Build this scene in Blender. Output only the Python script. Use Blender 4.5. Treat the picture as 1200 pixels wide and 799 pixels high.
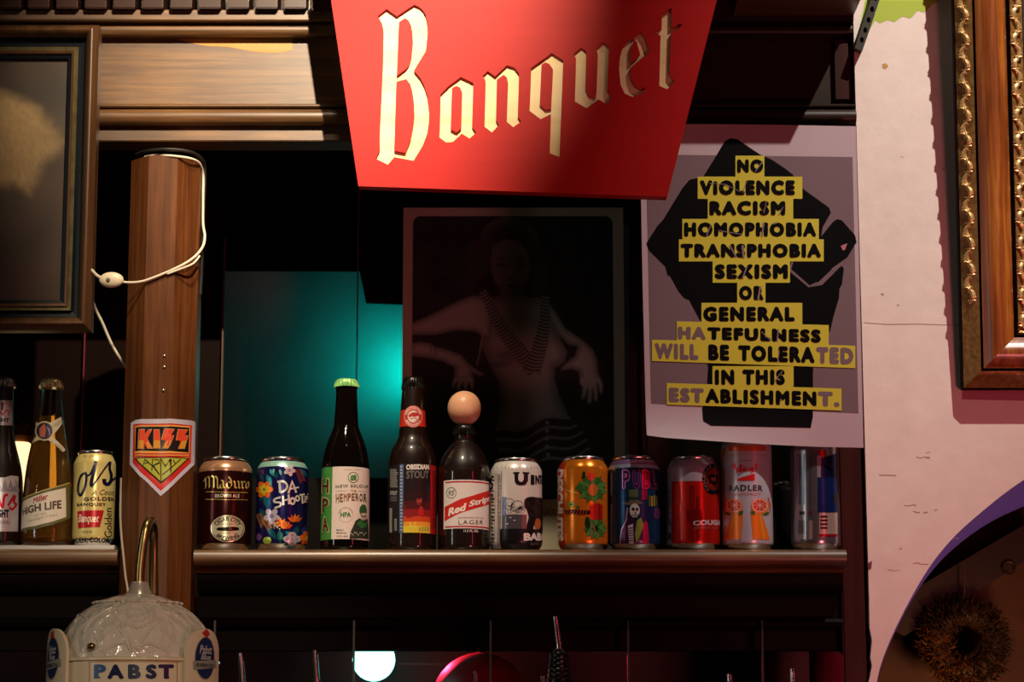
import bpy, bmesh, math, random
from mathutils import Vector, Matrix, noise

random.seed(7)
scene = bpy.context.scene
for o in list(bpy.data.objects):
    bpy.data.objects.remove(o, do_unlink=True)
COL = scene.collection
PI = math.pi

# ------------------------------------------------------------------ camera
F = 85.0 / 36.0 * 1200.0
TILT = math.atan(530.0 / F)
CAM = Vector((0.0, 0.0, 1.35))
FWD = Vector((0, math.cos(TILT), math.sin(TILT)))
UP = Vector((0, -math.sin(TILT), math.cos(TILT)))
cam_data = bpy.data.cameras.new('camera')
cam_data.lens = 85.0
cam_data.sensor_width = 36.0
cam_data.clip_start = 0.05
cam_obj = bpy.data.objects.new('camera', cam_data)
COL.objects.link(cam_obj)
cam_obj.location = CAM
cam_obj.rotation_euler = (PI / 2 + TILT, 0, 0)
scene.camera = cam_obj

# ------------------------------------------------------------------ light
scene.view_settings.view_transform = 'Standard'
scene.view_settings.look = 'None'
scene.view_settings.gamma = 1.0
scene.view_settings.use_curve_mapping = False
scene.view_settings.exposure = 0.0
world = bpy.data.worlds.new('bar_gloom')
scene.world = world
world.use_nodes = True
world.node_tree.nodes['Background'].inputs[0].default_value = (1.0, 0.72, 0.6, 1)
world.node_tree.nodes['Background'].inputs[1].default_value = 0.006


def px_dir(px, py):
    return Vector(((px - 600.0) / F, 0, 0)) + UP * ((399.5 - py) / F) + FWD


def at(px, py, Y):
    d = px_dir(px, py)
    return CAM + d * (Y / d.y)


def aim(o, target):
    o.rotation_euler = (Vector(target) - o.location).to_track_quat('-Z', 'Y').to_euler()


def spot(name, loc, target, watts, angle, blend, color, radius=0.02):
    d = bpy.data.lights.new(name, 'SPOT')
    d.energy = watts
    d.spot_size = math.radians(angle)
    d.spot_blend = blend
    d.color = color
    d.shadow_soft_size = radius
    o = bpy.data.objects.new(name, d)
    COL.objects.link(o)
    o.location = loc
    aim(o, target)
    return o


def area(name, loc, target, watts, sx, sy, color, spread=180):
    d = bpy.data.lights.new(name, 'AREA')
    d.shape = 'RECTANGLE'
    d.size = sx
    d.size_y = sy
    d.energy = watts
    d.color = color
    d.spread = math.radians(spread)
    o = bpy.data.objects.new(name, d)
    COL.objects.link(o)
    o.location = loc
    aim(o, target)
    return o


WARM = (1.0, 0.80, 0.56)
spot('track_spot_sign', (0.02, 1.45, 3.0), at(372, 0, 2.85), 330, 28, 1.0, WARM, 0.012)
spot('track_spot_wall', (1.15, 1.85, 3.75), at(1085, 130, 2.95), 215, 27, 1.0, (1.0, 0.90, 0.81), 0.012)
spot('track_spot_bottles', (-0.22, 1.95, 3.10), at(330, 590, 2.93), 150, 28, 1.0, WARM, 0.03)
spot('front_fill_spot', (0.05, 0.55, 2.2), at(110, 740, 2.6), 62, 21, 1.0, (1.0, 0.82, 0.62), 0.03)  # fill spot added out of view to brighten the dome and left bottles
area('white_lamp', (-2.5, 1.0, 2.0), (-0.1, 2.95, 1.7), 3.6, 0.09, 0.7, (1.0, 0.92, 0.85))
area('red_neon', (1.75, 0.75, 1.95), (0.1, 2.95, 1.65), 2.2, 0.06, 0.7, (1.0, 0.05, 0.10))
area('pink_glow', (1.1, 1.1, 0.9), (0.6, 2.95, 1.5), 1.9, 0.3, 0.3, (1.0, 0.22, 0.24), 70)
spot('violet_lamp', (0.72, 3.08, 1.25), at(1170, 590, 3.05), 2.6, 100, 1.0, (0.8, 0.62, 1.0), 0.03)
# unseen teal lamp added behind the dancer photograph to light the rear wall
spot('hidden_teal_lamp', at(484, 425, 3.555), at(455, 425, 3.62), 1.3, 170, 1.0, (0.0, 0.78, 0.72), 0.02)

# ------------------------------------------------------------------ materials
MATS = {}


def srgb(c):
    if isinstance(c, str):
        c = c.lstrip('#')
        c = [int(c[i:i + 2], 16) / 255.0 for i in (0, 2, 4)]
    return tuple(((v / 12.92) if v <= 0.04045 else ((v + 0.055) / 1.055) ** 2.4) for v in c)


def pbsdf(name):
    m = bpy.data.materials.new(name)
    m.use_nodes = True
    return m, m.node_tree, m.node_tree.nodes['Principled BSDF']


def mat(color, rough=0.5, metal=0.0, name=None, trans=0.0, ior=1.45, coat=0.0, coat_rough=0.08, emit=0.0, bump=0.0, bscale=200.0, vary=0.0, spec=0.5):
    key = (str(color), rough, metal, name, trans, coat, coat_rough, emit, bump, bscale, vary, spec)
    if key in MATS:
        return MATS[key]
    m, nt, b = pbsdf(name or 'finish_' + str(color).lstrip('#'))
    c = srgb(color)
    b.inputs['Base Color'].default_value = (*c, 1)
    b.inputs['Roughness'].default_value = rough
    b.inputs['Metallic'].default_value = metal
    b.inputs['Transmission Weight'].default_value = trans
    b.inputs['IOR'].default_value = ior
    b.inputs['Coat Weight'].default_value = coat
    b.inputs['Coat Roughness'].default_value = coat_rough
    b.inputs['Specular IOR Level'].default_value = spec
    if emit:
        b.inputs['Emission Color'].default_value = (*c, 1)
        b.inputs['Emission Strength'].default_value = emit
    if bump or vary:
        tc = nt.nodes.new('ShaderNodeTexCoord')
        nz = nt.nodes.new('ShaderNodeTexNoise')
        nz.inputs['Scale'].default_value = bscale
        nz.inputs['Detail'].default_value = 5
        nt.links.new(tc.outputs['Object'], nz.inputs['Vector'])
        if bump:
            bp = nt.nodes.new('ShaderNodeBump')
            bp.inputs['Strength'].default_value = bump
            bp.inputs['Distance'].default_value = 0.002
            nt.links.new(nz.outputs['Fac'], bp.inputs['Height'])
            nt.links.new(bp.outputs['Normal'], b.inputs['Normal'])
        if vary:
            cr = nt.nodes.new('ShaderNodeValToRGB')
            cr.color_ramp.elements[0].position = 0.3
            cr.color_ramp.elements[1].position = 0.7
            cr.color_ramp.elements[0].color = (*[v * (1 - vary) for v in c], 1)
            cr.color_ramp.elements[1].color = (*[min(1, v * (1 + vary)) for v in c], 1)
            nt.links.new(nz.outputs['Fac'], cr.inputs['Fac'])
            nt.links.new(cr.outputs['Color'], b.inputs['Base Color'])
    MATS[key] = m
    return m


def wood(name, dark, light, axis='X', rough=0.35, scale=1.0, bump=0.15, mid=None, spread=(0.3, 0.72), coat=0.0, spec=0.5):
    key = ('wood', name)
    if key in MATS:
        return MATS[key]
    m, nt, b = pbsdf(name)
    tc = nt.nodes.new('ShaderNodeTexCoord')
    mp = nt.nodes.new('ShaderNodeMapping')
    long, cross = 3.0 * scale, 70.0 * scale
    mp.inputs['Scale'].default_value = {'X': (long, cross, cross), 'Z': (cross, cross, long)}[axis]
    n1 = nt.nodes.new('ShaderNodeTexNoise')
    n1.inputs['Scale'].default_value = 1.0
    n1.inputs['Detail'].default_value = 8
    n1.inputs['Roughness'].default_value = 0.65
    n1.inputs['Distortion'].default_value = 0.5
    n2 = nt.nodes.new('ShaderNodeTexNoise')
    n2.inputs['Scale'].default_value = 6.0
    n2.inputs['Detail'].default_value = 4
    mix = nt.nodes.new('ShaderNodeMath')
    mix.operation = 'MULTIPLY_ADD'
    mix.inputs[1].default_value = 0.35
    sub = nt.nodes.new('ShaderNodeMath')
    sub.operation = 'MULTIPLY'
    sub.inputs[1].default_value = 0.68
    cr = nt.nodes.new('ShaderNodeValToRGB')
    cr.color_ramp.elements[0].position = spread[0]
    cr.color_ramp.elements[1].position = spread[1]
    cr.color_ramp.elements[0].color = (*srgb(dark), 1)
    cr.color_ramp.elements[1].color = (*srgb(light), 1)
    if mid:
        e = cr.color_ramp.elements.new(0.5 * sum(spread))
        e.color = (*srgb(mid), 1)
    L = nt.links.new
    L(tc.outputs['Object'], mp.inputs['Vector'])
    L(mp.outputs['Vector'], n1.inputs['Vector'])
    L(tc.outputs['Object'], n2.inputs['Vector'])
    L(n1.outputs['Fac'], sub.inputs[0])
    L(n2.outputs['Fac'], mix.inputs[0])
    L(sub.outputs[0], mix.inputs[2])
    L(mix.outputs[0], cr.inputs['Fac'])
    L(cr.outputs['Color'], b.inputs['Base Color'])
    bp = nt.nodes.new('ShaderNodeBump')
    bp.inputs['Strength'].default_value = bump
    bp.inputs['Distance'].default_value = 0.001
    L(n1.outputs['Fac'], bp.inputs['Height'])
    L(bp.outputs['Normal'], b.inputs['Normal'])
    b.inputs['Roughness'].default_value = rough
    b.inputs['Coat Weight'].default_value = coat
    b.inputs['Coat Roughness'].default_value = 0.35
    b.inputs['Specular IOR Level'].default_value = spec
    MATS[key] = m
    return m


def cut_glass(name, color, rough=0.12, trans=0.25, scale=75.0, dist=0.004):
    m, nt, b = pbsdf(name)
    tc = nt.nodes.new('ShaderNodeTexCoord')
    vo = nt.nodes.new('ShaderNodeTexVoronoi')
    vo.inputs['Scale'].default_value = scale
    nz = nt.nodes.new('ShaderNodeTexNoise')
    nz.inputs['Scale'].default_value = 220.0
    ad = nt.nodes.new('ShaderNodeMath')
    ad.operation = 'MULTIPLY_ADD'
    ad.inputs[1].default_value = 0.3
    bp = nt.nodes.new('ShaderNodeBump')
    bp.inputs['Strength'].default_value = 0.8
    bp.inputs['Distance'].default_value = dist
    L = nt.links.new
    L(tc.outputs['Object'], vo.inputs['Vector'])
    L(tc.outputs['Object'], nz.inputs['Vector'])
    L(nz.outputs['Fac'], ad.inputs[0])
    L(vo.outputs['Distance'], ad.inputs[2])
    L(ad.outputs[0], bp.inputs['Height'])
    L(bp.outputs['Normal'], b.inputs['Normal'])
    b.inputs['Base Color'].default_value = (*srgb(color), 1)
    b.inputs['Roughness'].default_value = rough
    b.inputs['Transmission Weight'].default_value = trans
    b.inputs['Specular IOR Level'].default_value = 0.8
    return m


def painted(name, rough=0.5):
    """a print whose colours are stored point by point in the picture mesh"""
    m, nt, b = pbsdf(name)
    a = nt.nodes.new('ShaderNodeAttribute')
    a.attribute_name = 'print_colour'
    nt.links.new(a.outputs['Color'], b.inputs['Base Color'])
    b.inputs['Roughness'].default_value = rough
    return m


# ------------------------------------------------------------------ mesh tools
class MB:
    def __init__(self):
        self.v, self.f, self.m, self.mats = [], [], [], []

    def mi(self, m):
        if m not in self.mats:
            self.mats.append(m)
        return self.mats.index(m)

    def add(self, vs, fs, m):
        o = len(self.v)
        i = self.mi(m)
        self.v += [Vector(p) for p in vs]
        for f in fs:
            self.f.append([o + k for k in f])
            self.m.append(i)
        return self

    def box(self, lo, hi, m, bevel=0.0):
        bm = bmesh.new()
        bmesh.ops.create_cube(bm, size=1)
        lo, hi = Vector(lo), Vector(hi)
        for v in bm.verts:
            v.co = Vector((lo[k] + (v.co[k] + 0.5) * (hi[k] - lo[k]) for k in range(3)))
        if bevel:
            bmesh.ops.bevel(bm, geom=bm.edges[:], offset=bevel, segments=2, affect='EDGES')
        return self.bm(bm, m)

    def bm(self, bm, m):
        bm.verts.index_update()
        self.add([v.co.copy() for v in bm.verts], [[v.index for v in f.verts] for f in bm.faces], m)
        bm.free()
        return self

    def lathe(self, prof, m, seg=64, c=(0, 0, 0), cap0=True, cap1=True):
        """prof: (radius, z) from bottom to top; m may be a function of the ring index"""
        n = len(prof)
        vs = []
        for r, z in prof:
            for k in range(seg):
                a = 2 * PI * k / seg
                vs.append((c[0] + r * math.cos(a), c[1] + r * math.sin(a), c[2] + z))
        o = len(self.v)
        self.v += [Vector(p) for p in vs]
        for i in range(n - 1):
            mm = self.mi(m(i) if callable(m) else m)
            for k in range(seg):
                k2 = (k + 1) % seg
                self.f.append([o + i * seg + k, o + i * seg + k2, o + (i + 1) * seg + k2, o + (i + 1) * seg + k])
                self.m.append(mm)
        if cap0 and prof[0][0] > 1e-6:
            self.f.append([o + k for k in reversed(range(seg))])
            self.m.append(self.mi(m(0) if callable(m) else m))
        if cap1 and prof[-1][0] > 1e-6:
            self.f.append([o + (n - 1) * seg + k for k in range(seg)])
            self.m.append(self.mi(m(n - 2) if callable(m) else m))
        return self

    def tube(self, pts, r, m, seg=10, caps=True):
        pts = [Vector(p) for p in pts]
        n = len(pts)
        rs = r if isinstance(r, (list, tuple)) else [r] * n
        o = len(self.v)
        ref = None
        for i, p in enumerate(pts):
            t = (pts[min(i + 1, n - 1)] - pts[max(i - 1, 0)])
            t = t.normalized() if t.length > 1e-9 else Vector((0, 0, 1))
            if ref is None:
                ref = t.orthogonal().normalized()
            ref = (ref - t * ref.dot(t))
            ref = ref.normalized() if ref.length > 1e-6 else t.orthogonal().normalized()
            q = t.cross(ref)
            for k in range(seg):
                a = 2 * PI * k / seg
                self.v.append(p + (ref * math.cos(a) + q * math.sin(a)) * rs[i])
        mm = self.mi(m)
        for i in range(n - 1):
            for k in range(seg):
                k2 = (k + 1) % seg
                self.f.append([o + i * seg + k, o + i * seg + k2, o + (i + 1) * seg + k2, o + (i + 1) * seg + k])
                self.m.append(mm)
        if caps:
            self.f.append([o + k for k in reversed(range(seg))])
            self.f.append([o + (n - 1) * seg + k for k in range(seg)])
            self.m += [mm, mm]
        return self

    def prism_x(self, prof, x0, x1, m):
        """closed (y, z) outline extruded along X"""
        n = len(prof)
        vs = [(x0, y, z) for y, z in prof] + [(x1, y, z) for y, z in prof]
        fs = [[k, (k + 1) % n, n + (k + 1) % n, n + k] for k in range(n)]
        fs += [list(range(n))[::-1], list(range(n, 2 * n))]
        return self.add(vs, fs, m)

    def ellipsoid(self, c, r, m, seg=24, rings=16, rot=None):
        bm = bmesh.new()
        bmesh.ops.create_uvsphere(bm, u_segments=seg, v_segments=rings, radius=1)
        M = Matrix.Translation(c) @ (rot or Matrix.Identity(4)) @ Matrix.Diagonal((*r, 1))
        bmesh.ops.transform(bm, matrix=M, verts=bm.verts)
        return self.bm(bm, m)

    def build(self, name, parent=None, loc=None, smooth=40):
        org = Vector(loc) if loc is not None else (Vector(parent['origin']) if parent is not None else Vector((0, 0, 0)))
        me = bpy.data.meshes.new(name)
        me.from_pydata([tuple(p - org) for p in self.v], [], self.f)
        for m in self.mats:
            me.materials.append(m)
        me.polygons.foreach_set('material_index', self.m)
        me.validate()
        bm = bmesh.new()
        bm.from_mesh(me)
        bmesh.ops.recalc_face_normals(bm, faces=bm.faces)
        bm.to_mesh(me)
        bm.free()
        if smooth:
            me.polygons.foreach_set('use_smooth', [True] * len(me.polygons))
            me.set_sharp_from_angle(angle=math.radians(smooth))
        o = bpy.data.objects.new(name, me)
        COL.objects.link(o)
        if parent is not None:
            o.parent = parent
            if loc is not None:
                o.location = org - Vector(parent['origin'])
                o['origin'] = tuple(org)
            else:
                o['origin'] = parent['origin']
        else:
            o.location = org
            o['origin'] = tuple(org)
        return o


def tag(o, label=None, cat=None, group=None, kind=None):
    if label:
        o['label'] = label
    if cat:
        o['category'] = cat
    if group:
        o['group'] = group
    if kind:
        o['kind'] = kind
    return o


def thing(name, label, cat, loc, group=None):
    o = bpy.data.objects.new(name, None)
    COL.objects.link(o)
    o.location = loc
    o.empty_display_size = 0.02
    o['origin'] = tuple(Vector(loc))
    return tag(o, label, cat, group)


def smooth_line(pts, n=8, closed=False):
    """Catmull-Rom through the points, any dimension"""
    P = [Vector(p) for p in pts]
    out = []
    N = len(P)
    for i in range(N if closed else N - 1):
        if closed:
            a, b, c, d = P[(i - 1) % N], P[i], P[(i + 1) % N], P[(i + 2) % N]
        else:
            a, b, c, d = P[max(i - 1, 0)], P[i], P[i + 1], P[min(i + 2, N - 1)]
        for k in range(n):
            t = k / n
            out.append(0.5 * ((2 * b) + (c - a) * t + (2 * a - 5 * b + 4 * c - d) * t * t + (3 * b - a - 3 * c + d) * t ** 3))
    if not closed:
        out.append(P[-1].copy())
    return out


# ------------------------------------------------------------------ flat shapes
def fill2d(loops):
    """fill outline loops (holes and islands allowed) -> verts, faces in 2D"""
    if len(loops) == 1 and len(loops[0]) <= 4:
        return [Vector((p[0], p[1])) for p in loops[0]], [list(range(len(loops[0])))]
    c = bpy.data.curves.new('outline', 'CURVE')
    c.dimensions = '2D'
    c.fill_mode = 'BOTH'
    ox, oy = loops[0][0][0], loops[0][0][1]
    K = 1000.0
    for lp in loops:
        s = c.splines.new('POLY')
        s.points.add(len(lp) - 1)
        for q, p in zip(s.points, lp):
            q.co = ((p[0] - ox) * K, (p[1] - oy) * K, 0, 1)
        s.use_cyclic_u = True
    o = bpy.data.objects.new('outline', c)
    me = bpy.data.meshes.new_from_object(o)
    vs = [Vector((v.co.x / K + ox, v.co.y / K + oy)) for v in me.vertices]
    fs = [list(p.vertices) for p in me.polygons]
    bpy.data.objects.remove(o)
    bpy.data.curves.remove(c)
    bpy.data.meshes.remove(me)
    return vs, fs


TXT = {}


def text2d(body, bold=0.0, shear=0.0, space=1.0):
    """text outlines scaled to a unit box: verts (0..1, 0..1), faces, and the aspect"""
    key = (body, bold, shear, space)
    if key in TXT:
        return TXT[key]
    c = bpy.data.curves.new('lettering', 'FONT')
    c.body = body
    c.shear = shear
    c.space_character = space
    c.resolution_u = 3
    o = bpy.data.objects.new('lettering', c)
    me = bpy.data.meshes.new_from_object(o)
    v0 = [Vector((v.co.x, v.co.y)) for v in me.vertices]
    f0 = [list(p.vertices) for p in me.polygons]
    bpy.data.objects.remove(o)
    bpy.data.curves.remove(c)
    bpy.data.meshes.remove(me)
    vs, fs = list(v0), list(f0)
    if bold:
        for k in range(8):
            d = Vector((math.cos(k * PI / 4), math.sin(k * PI / 4))) * bold
            b = len(vs)
            vs += [p + d for p in v0]
            fs += [[b + i for i in f] for f in f0]
    x0, x1 = min(p.x for p in vs), max(p.x for p in vs)
    y0, y1 = min(p.y for p in vs), max(p.y for p in vs)
    vs = [Vector(((p.x - x0) / (x1 - x0), (p.y - y0) / (y1 - y0))) for p in vs]
    TXT[key] = (vs, fs, (x1 - x0) / (y1 - y0))
    return TXT[key]


class PlaneSurf:
    """upright plane facing the camera at depth Y; bend(s, z) pushes it towards the room"""
    step = None

    def __init__(self, Y, bend=None, step=None):
        self.Y, self.bend, self.step = Y, bend, step

    def hit(self, px, py):
        p = at(px, py, self.Y)
        return (p.x, p.z)

    def pos(self, s, z, off):
        return Vector((s, self.Y - off - (self.bend(s, z) if self.bend else 0), z))


class LatheSurf:
    step = 0.0028

    def __init__(self, cx, cy, prof, R0):
        self.cx, self.cy, self.R0 = cx, cy, R0
        self.prof = sorted([(z, r) for r, z in prof])

    def R(self, z):
        P = self.prof
        if z <= P[0][0]:
            return P[0][1]
        for (z0, r0), (z1, r1) in zip(P, P[1:]):
            if z <= z1:
                return r0 + (r1 - r0) * (z - z0) / max(z1 - z0, 1e-9)
        return P[-1][1]

    def hit(self, px, py):
        d = px_dir(px, py)
        r = self.R0
        th, z = 0, 0
        for _ in range(7):
            ox, oy = CAM.x - self.cx, CAM.y - self.cy
            a = d.x ** 2 + d.y ** 2
            b = ox * d.x + oy * d.y
            c = ox * ox + oy * oy - r * r
            D = b * b - a * c
            if D < 0:
                D = 0
            t = (-b - math.sqrt(D)) / a
            p = CAM + d * t
            z = p.z
            th = math.atan2(p.x - self.cx, -(p.y - self.cy))
            r = self.R(z)
        return (th * self.R0, z)

    def pos(self, s, z, off):
        th = s / self.R0
        r = self.R(z) + off
        return Vector((self.cx + r * math.sin(th), self.cy - r * math.cos(th), z))


class PrismSurf:
    """upright prism with flat facets: corner points (x, y) from left to right"""
    step = None

    def __init__(self, corners):
        self.c = [Vector(p) for p in corners]
        self.cuts = [0.0]
        for a, b in zip(self.c, self.c[1:]):
            self.cuts.append(self.cuts[-1] + (b - a).length)

    def hit(self, px, py):
        d = px_dir(px, py)
        best = None
        for i, (a, b) in enumerate(zip(self.c, self.c[1:])):
            e = b - a
            den = d.x * e.y - d.y * e.x
            if abs(den) < 1e-9:
                continue
            ax, ay = a.x - CAM.x, a.y - CAM.y
            t = (ax * e.y - ay * e.x) / den
            u = (ax * d.y - ay * d.x) / den
            if t > 0 and -1e-6 <= u <= 1 + 1e-6 and (best is None or t < best[0]):
                best = (t, self.cuts[i] + u * (self.cuts[i + 1] - self.cuts[i]))
        if best is None:
            mid = px > 600 + F * (self.c[0].x + self.c[-1].x) / 2 / self.c[0].y
            a = self.c[-1] if mid else self.c[0]
            t = (a.y - CAM.y) / d.y
            return (self.cuts[-1] if mid else 0.0, (CAM + d * t).z)
        return (best[1], (CAM + d * best[0]).z)

    def pos(self, s, z, off):
        s = min(max(s, 0), self.cuts[-1])
        for i in range(len(self.c) - 1):
            if s <= self.cuts[i + 1] + 1e-9:
                a, b = self.c[i], self.c[i + 1]
                e = (b - a)
                u = (s - self.cuts[i]) / e.length
                n = Vector((e.y, -e.x)).normalized()
                p = a + e * u + n * off
                return Vector((p.x, p.y, z))


class Art:
    """printing on a surface, traced in the pixels of one close-up (origin ox, oy; k times enlarged)"""

    def __init__(self, surf, ox=0, oy=0, k=1.0, base=0.00015, gap=0.00010, rough=0.35, metal=0.0, coat=0.0):
        self.s, self.T = surf, (ox, oy, k)
        self.items, self.base, self.gap = [], base, gap
        self.kw = dict(rough=rough, metal=metal, coat=coat)

    def view(self, ox, oy, k):
        self.T = (ox, oy, k)
        return self

    def px(self, p):
        ox, oy, k = self.T
        return (ox + p[0] / k, oy + p[1] / k)

    def sz(self, p):
        return Vector(self.s.hit(*self.px(p)))

    def put(self, vs, fs, col, layer):
        m = col if not isinstance(col, str) else mat(col, **self.kw)
        self.items.append((vs, fs, m, layer))

    def poly(self, pts, col, layer=1, holes=(), smooth=0):
        loops = []
        for lp in [pts] + list(holes):
            if smooth:
                lp = smooth_line([(p[0], p[1]) for p in lp], smooth, True)
            loops.append([self.sz(p) for p in lp])
        vs, fs = fill2d(loops)
        self.put(vs, fs, col, layer)

    def rect(self, x0, y0, x1, y1, col, layer=1):
        n = 6
        top = [(x0 + (x1 - x0) * k / n, y0) for k in range(n + 1)]
        bot = [(x1 - (x1 - x0) * k / n, y1) for k in range(n + 1)]
        self.poly(top + bot, col, layer)

    def band(self, z0, z1, col, layer=0, s0=None, s1=None):
        """whole wrap between two world heights"""
        R = self.s.R0
        s0 = -PI * R if s0 is None else s0
        s1 = PI * R if s1 is None else s1
        self.put([Vector(p) for p in ((s0, z0), (s1, z0), (s1, z1), (s0, z1))], [[0, 1, 2, 3]], col, layer)

    def ell(self, cx, cy, rx, ry, col, layer=1, n=20, rot=0.0, hole=None):
        def loop(a, b):
            return [(cx + a * math.cos(t) * math.cos(rot) - b * math.sin(t) * math.sin(rot),
                     cy + a * math.cos(t) * math.sin(rot) + b * math.sin(t) * math.cos(rot)) for t in (2 * PI * k / n for k in range(n))]
        self.poly(loop(rx, ry), col, layer, [loop(rx * hole, ry * hole)] if hole else ())

    def stroke(self, pts, w, col, layer=2, smooth=0, closed=False):
        if smooth:
            pts = smooth_line(pts, smooth, closed)
        P = [Vector((p[0], p[1])) for p in pts]
        if closed:
            P.append(P[0])
        n = len(P)
        ws = w if isinstance(w, (list, tuple)) else None
        vs, fs = [], []
        for i, p in enumerate(P):
            t = P[min(i + 1, n - 1)] - P[max(i - 1, 0)]
            t = t.normalized() if t.length > 1e-9 else Vector((1, 0))
            nn = Vector((-t.y, t.x))
            if 0 < i < n - 1:
                t1 = (P[i] - P[i - 1])
                if t1.length > 1e-9:
                    cs = abs(nn.dot(Vector((-t1.y, t1.x)).normalized()))
                    nn = nn / max(cs, 0.5)
            ww = w if ws is None else ws[0] + (ws[1] - ws[0]) * i / (n - 1)
            vs += [self.sz(p + nn * ww / 2), self.sz(p - nn * ww / 2)]
            if i:
                b = 2 * i
                fs.append([b - 2, b - 1, b + 1, b])
        self.put(vs, fs, col, layer)

    def nib(self, pts, col, layer=2, nx=10, ny=-8):
        """broad-nib pen stroke, for black letter"""
        d = Vector((nx / 2, ny / 2))
        for a, b in zip(pts, pts[1:]):
            a, b = Vector(a), Vector(b)
            vs = [self.sz(q) for q in (a - d, a + d, b + d, b - d)]
            self.put(vs, [[0, 1, 2, 3]], col, layer)

    def text(self, body, quad, col, layer=2, bold=0.0, shear=0.0, space=1.0):
        """quad: (x0, y0, x1, y1) or four corners TL, TR, BR, BL"""
        vs, fs, _ = text2d(body, bold, shear, space)
        if len(quad) == 4 and not isinstance(quad[0], (tuple, list)):
            x0, y0, x1, y1 = quad
            quad = ((x0, y0), (x1, y0), (x1, y1), (x0, y1))
        TL, TR, BR, BL = [Vector(q) for q in quad]
        if isinstance(self.s, LatheSurf):
            # even letter spacing round the curve
            tl, tr, br, bl = [self.sz(q) for q in (TL, TR, BR, BL)]
            out = [(bl * (1 - p.x) + br * p.x) * (1 - p.y) + (tl * (1 - p.x) + tr * p.x) * p.y for p in vs]
        else:
            out = [self.sz((BL * (1 - p.x) + BR * p.x) * (1 - p.y) + (TL * (1 - p.x) + TR * p.x) * p.y) for p in vs]
        self.put_copies(out, fs, col, layer, 9 if bold else 1)

    def put_copies(self, out, fs, col, layer, n):
        """each thickening copy of a word lies a hair above the one before"""
        nv, nf = len(out) // n, len(fs) // n
        for k in range(n):
            self.put(out[k * nv:(k + 1) * nv], [[i - k * nv for i in f] for f in fs[k * nf:(k + 1) * nf]], col, layer + .03 * k)

    def vtext(self, body, quad, col, layer=2, bold=0.0, up=True):
        """text turned on its side; reads upwards or downwards inside x0, y0, x1, y1"""
        x0, y0, x1, y1 = quad
        q = ((x0, y1), (x0, y0), (x1, y0), (x1, y1)) if up else ((x1, y0), (x1, y1), (x0, y1), (x0, y0))
        self.text(body, q, col, layer, bold)

    def arc(self, body, cx, cy, rx, ry, h, a0, a1, col, layer=3, bold=0.0, below=False):
        """text along an ellipse from angle a0 to a1 (degrees clockwise from the top)"""
        vs, fs, _ = text2d(body, bold)
        out = []
        for p in vs:
            a = math.radians(a0 + (a1 - a0) * p.x)
            k = (p.y - 0.5) * h * (-1 if below else 1)
            out.append(self.sz((cx + (rx + k) * math.sin(a), cy - (ry + k) * math.cos(a))))
        self.put_copies(out, fs, col, layer, 9 if bold else 1)

    def leaf(self, x, y, L, w, ang, col, layer=2):
        c, s = math.cos(ang), math.sin(ang)
        pts = [(0, 0), (L * .3, w / 2), (L * .6, w / 2.2), (L, 0), (L * .6, -w / 2.2), (L * .3, -w / 2)]
        self.poly([(x + a * c - b * s, y + a * s + b * c) for a, b in pts], col, layer)

    def flower(self, x, y, r, col, mid, layer=2, n=5, a0=0.0):
        for k in range(n):
            a = a0 + 2 * PI * k / n
            self.ell(x + r * .55 * math.cos(a), y + r * .55 * math.sin(a), r * .5, r * .36, col, layer, 12, a)
        self.ell(x, y, r * .28, r * .28, mid, layer + 1, 12)

    def build(self, name, parent, thick=None):
        mb = MB()
        for idx, (vs, fs, m, layer) in enumerate(self.items):
            bm = bmesh.new()
            bv = [bm.verts.new((v[0], v[1], 0)) for v in vs]
            for f in fs:
                try:
                    bm.faces.new([bv[i] for i in f])
                except ValueError:
                    pass
            if not bm.faces:
                bm.free()
                continue
            s0, s1 = min(v[0] for v in vs), max(v[0] for v in vs)
            cuts = []
            if self.s.step:
                k = math.floor(s0 / self.s.step) + 1
                while k * self.s.step < s1:
                    cuts.append(k * self.s.step)
                    k += 1
            cuts += [c for c in getattr(self.s, 'cuts', []) if s0 < c < s1]
            for c in cuts:
                bmesh.ops.bisect_plane(bm, geom=bm.verts[:] + bm.edges[:] + bm.faces[:], plane_co=(c, 0, 0), plane_no=(1, 0, 0), dist=1e-7)
            if isinstance(self.s, LatheSurf):
                z0, z1 = min(v[1] for v in vs), max(v[1] for v in vs)
                for z, r in self.s.prof:
                    if z0 < z < z1:
                        bmesh.ops.bisect_plane(bm, geom=bm.verts[:] + bm.edges[:] + bm.faces[:], plane_co=(0, z, 0), plane_no=(0, 1, 0), dist=1e-7)
            elif self.s.step:
                z0, z1 = min(v[1] for v in vs), max(v[1] for v in vs)
                k = math.floor(z0 / self.s.step) + 1
                while k * self.s.step < z1:
                    bmesh.ops.bisect_plane(bm, geom=bm.verts[:] + bm.edges[:] + bm.faces[:], plane_co=(0, k * self.s.step, 0), plane_no=(0, 1, 0), dist=1e-7)
                    k += 1
            off = self.base + self.gap * (layer + .02 * (idx % 40))
            for v in bm.verts:
                v.co = self.s.pos(v.co.x, v.co.y, off)
            mb.bm(bm, m)
        if not mb.f:
            return None
        return mb.build(name, parent, smooth=50)


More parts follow.
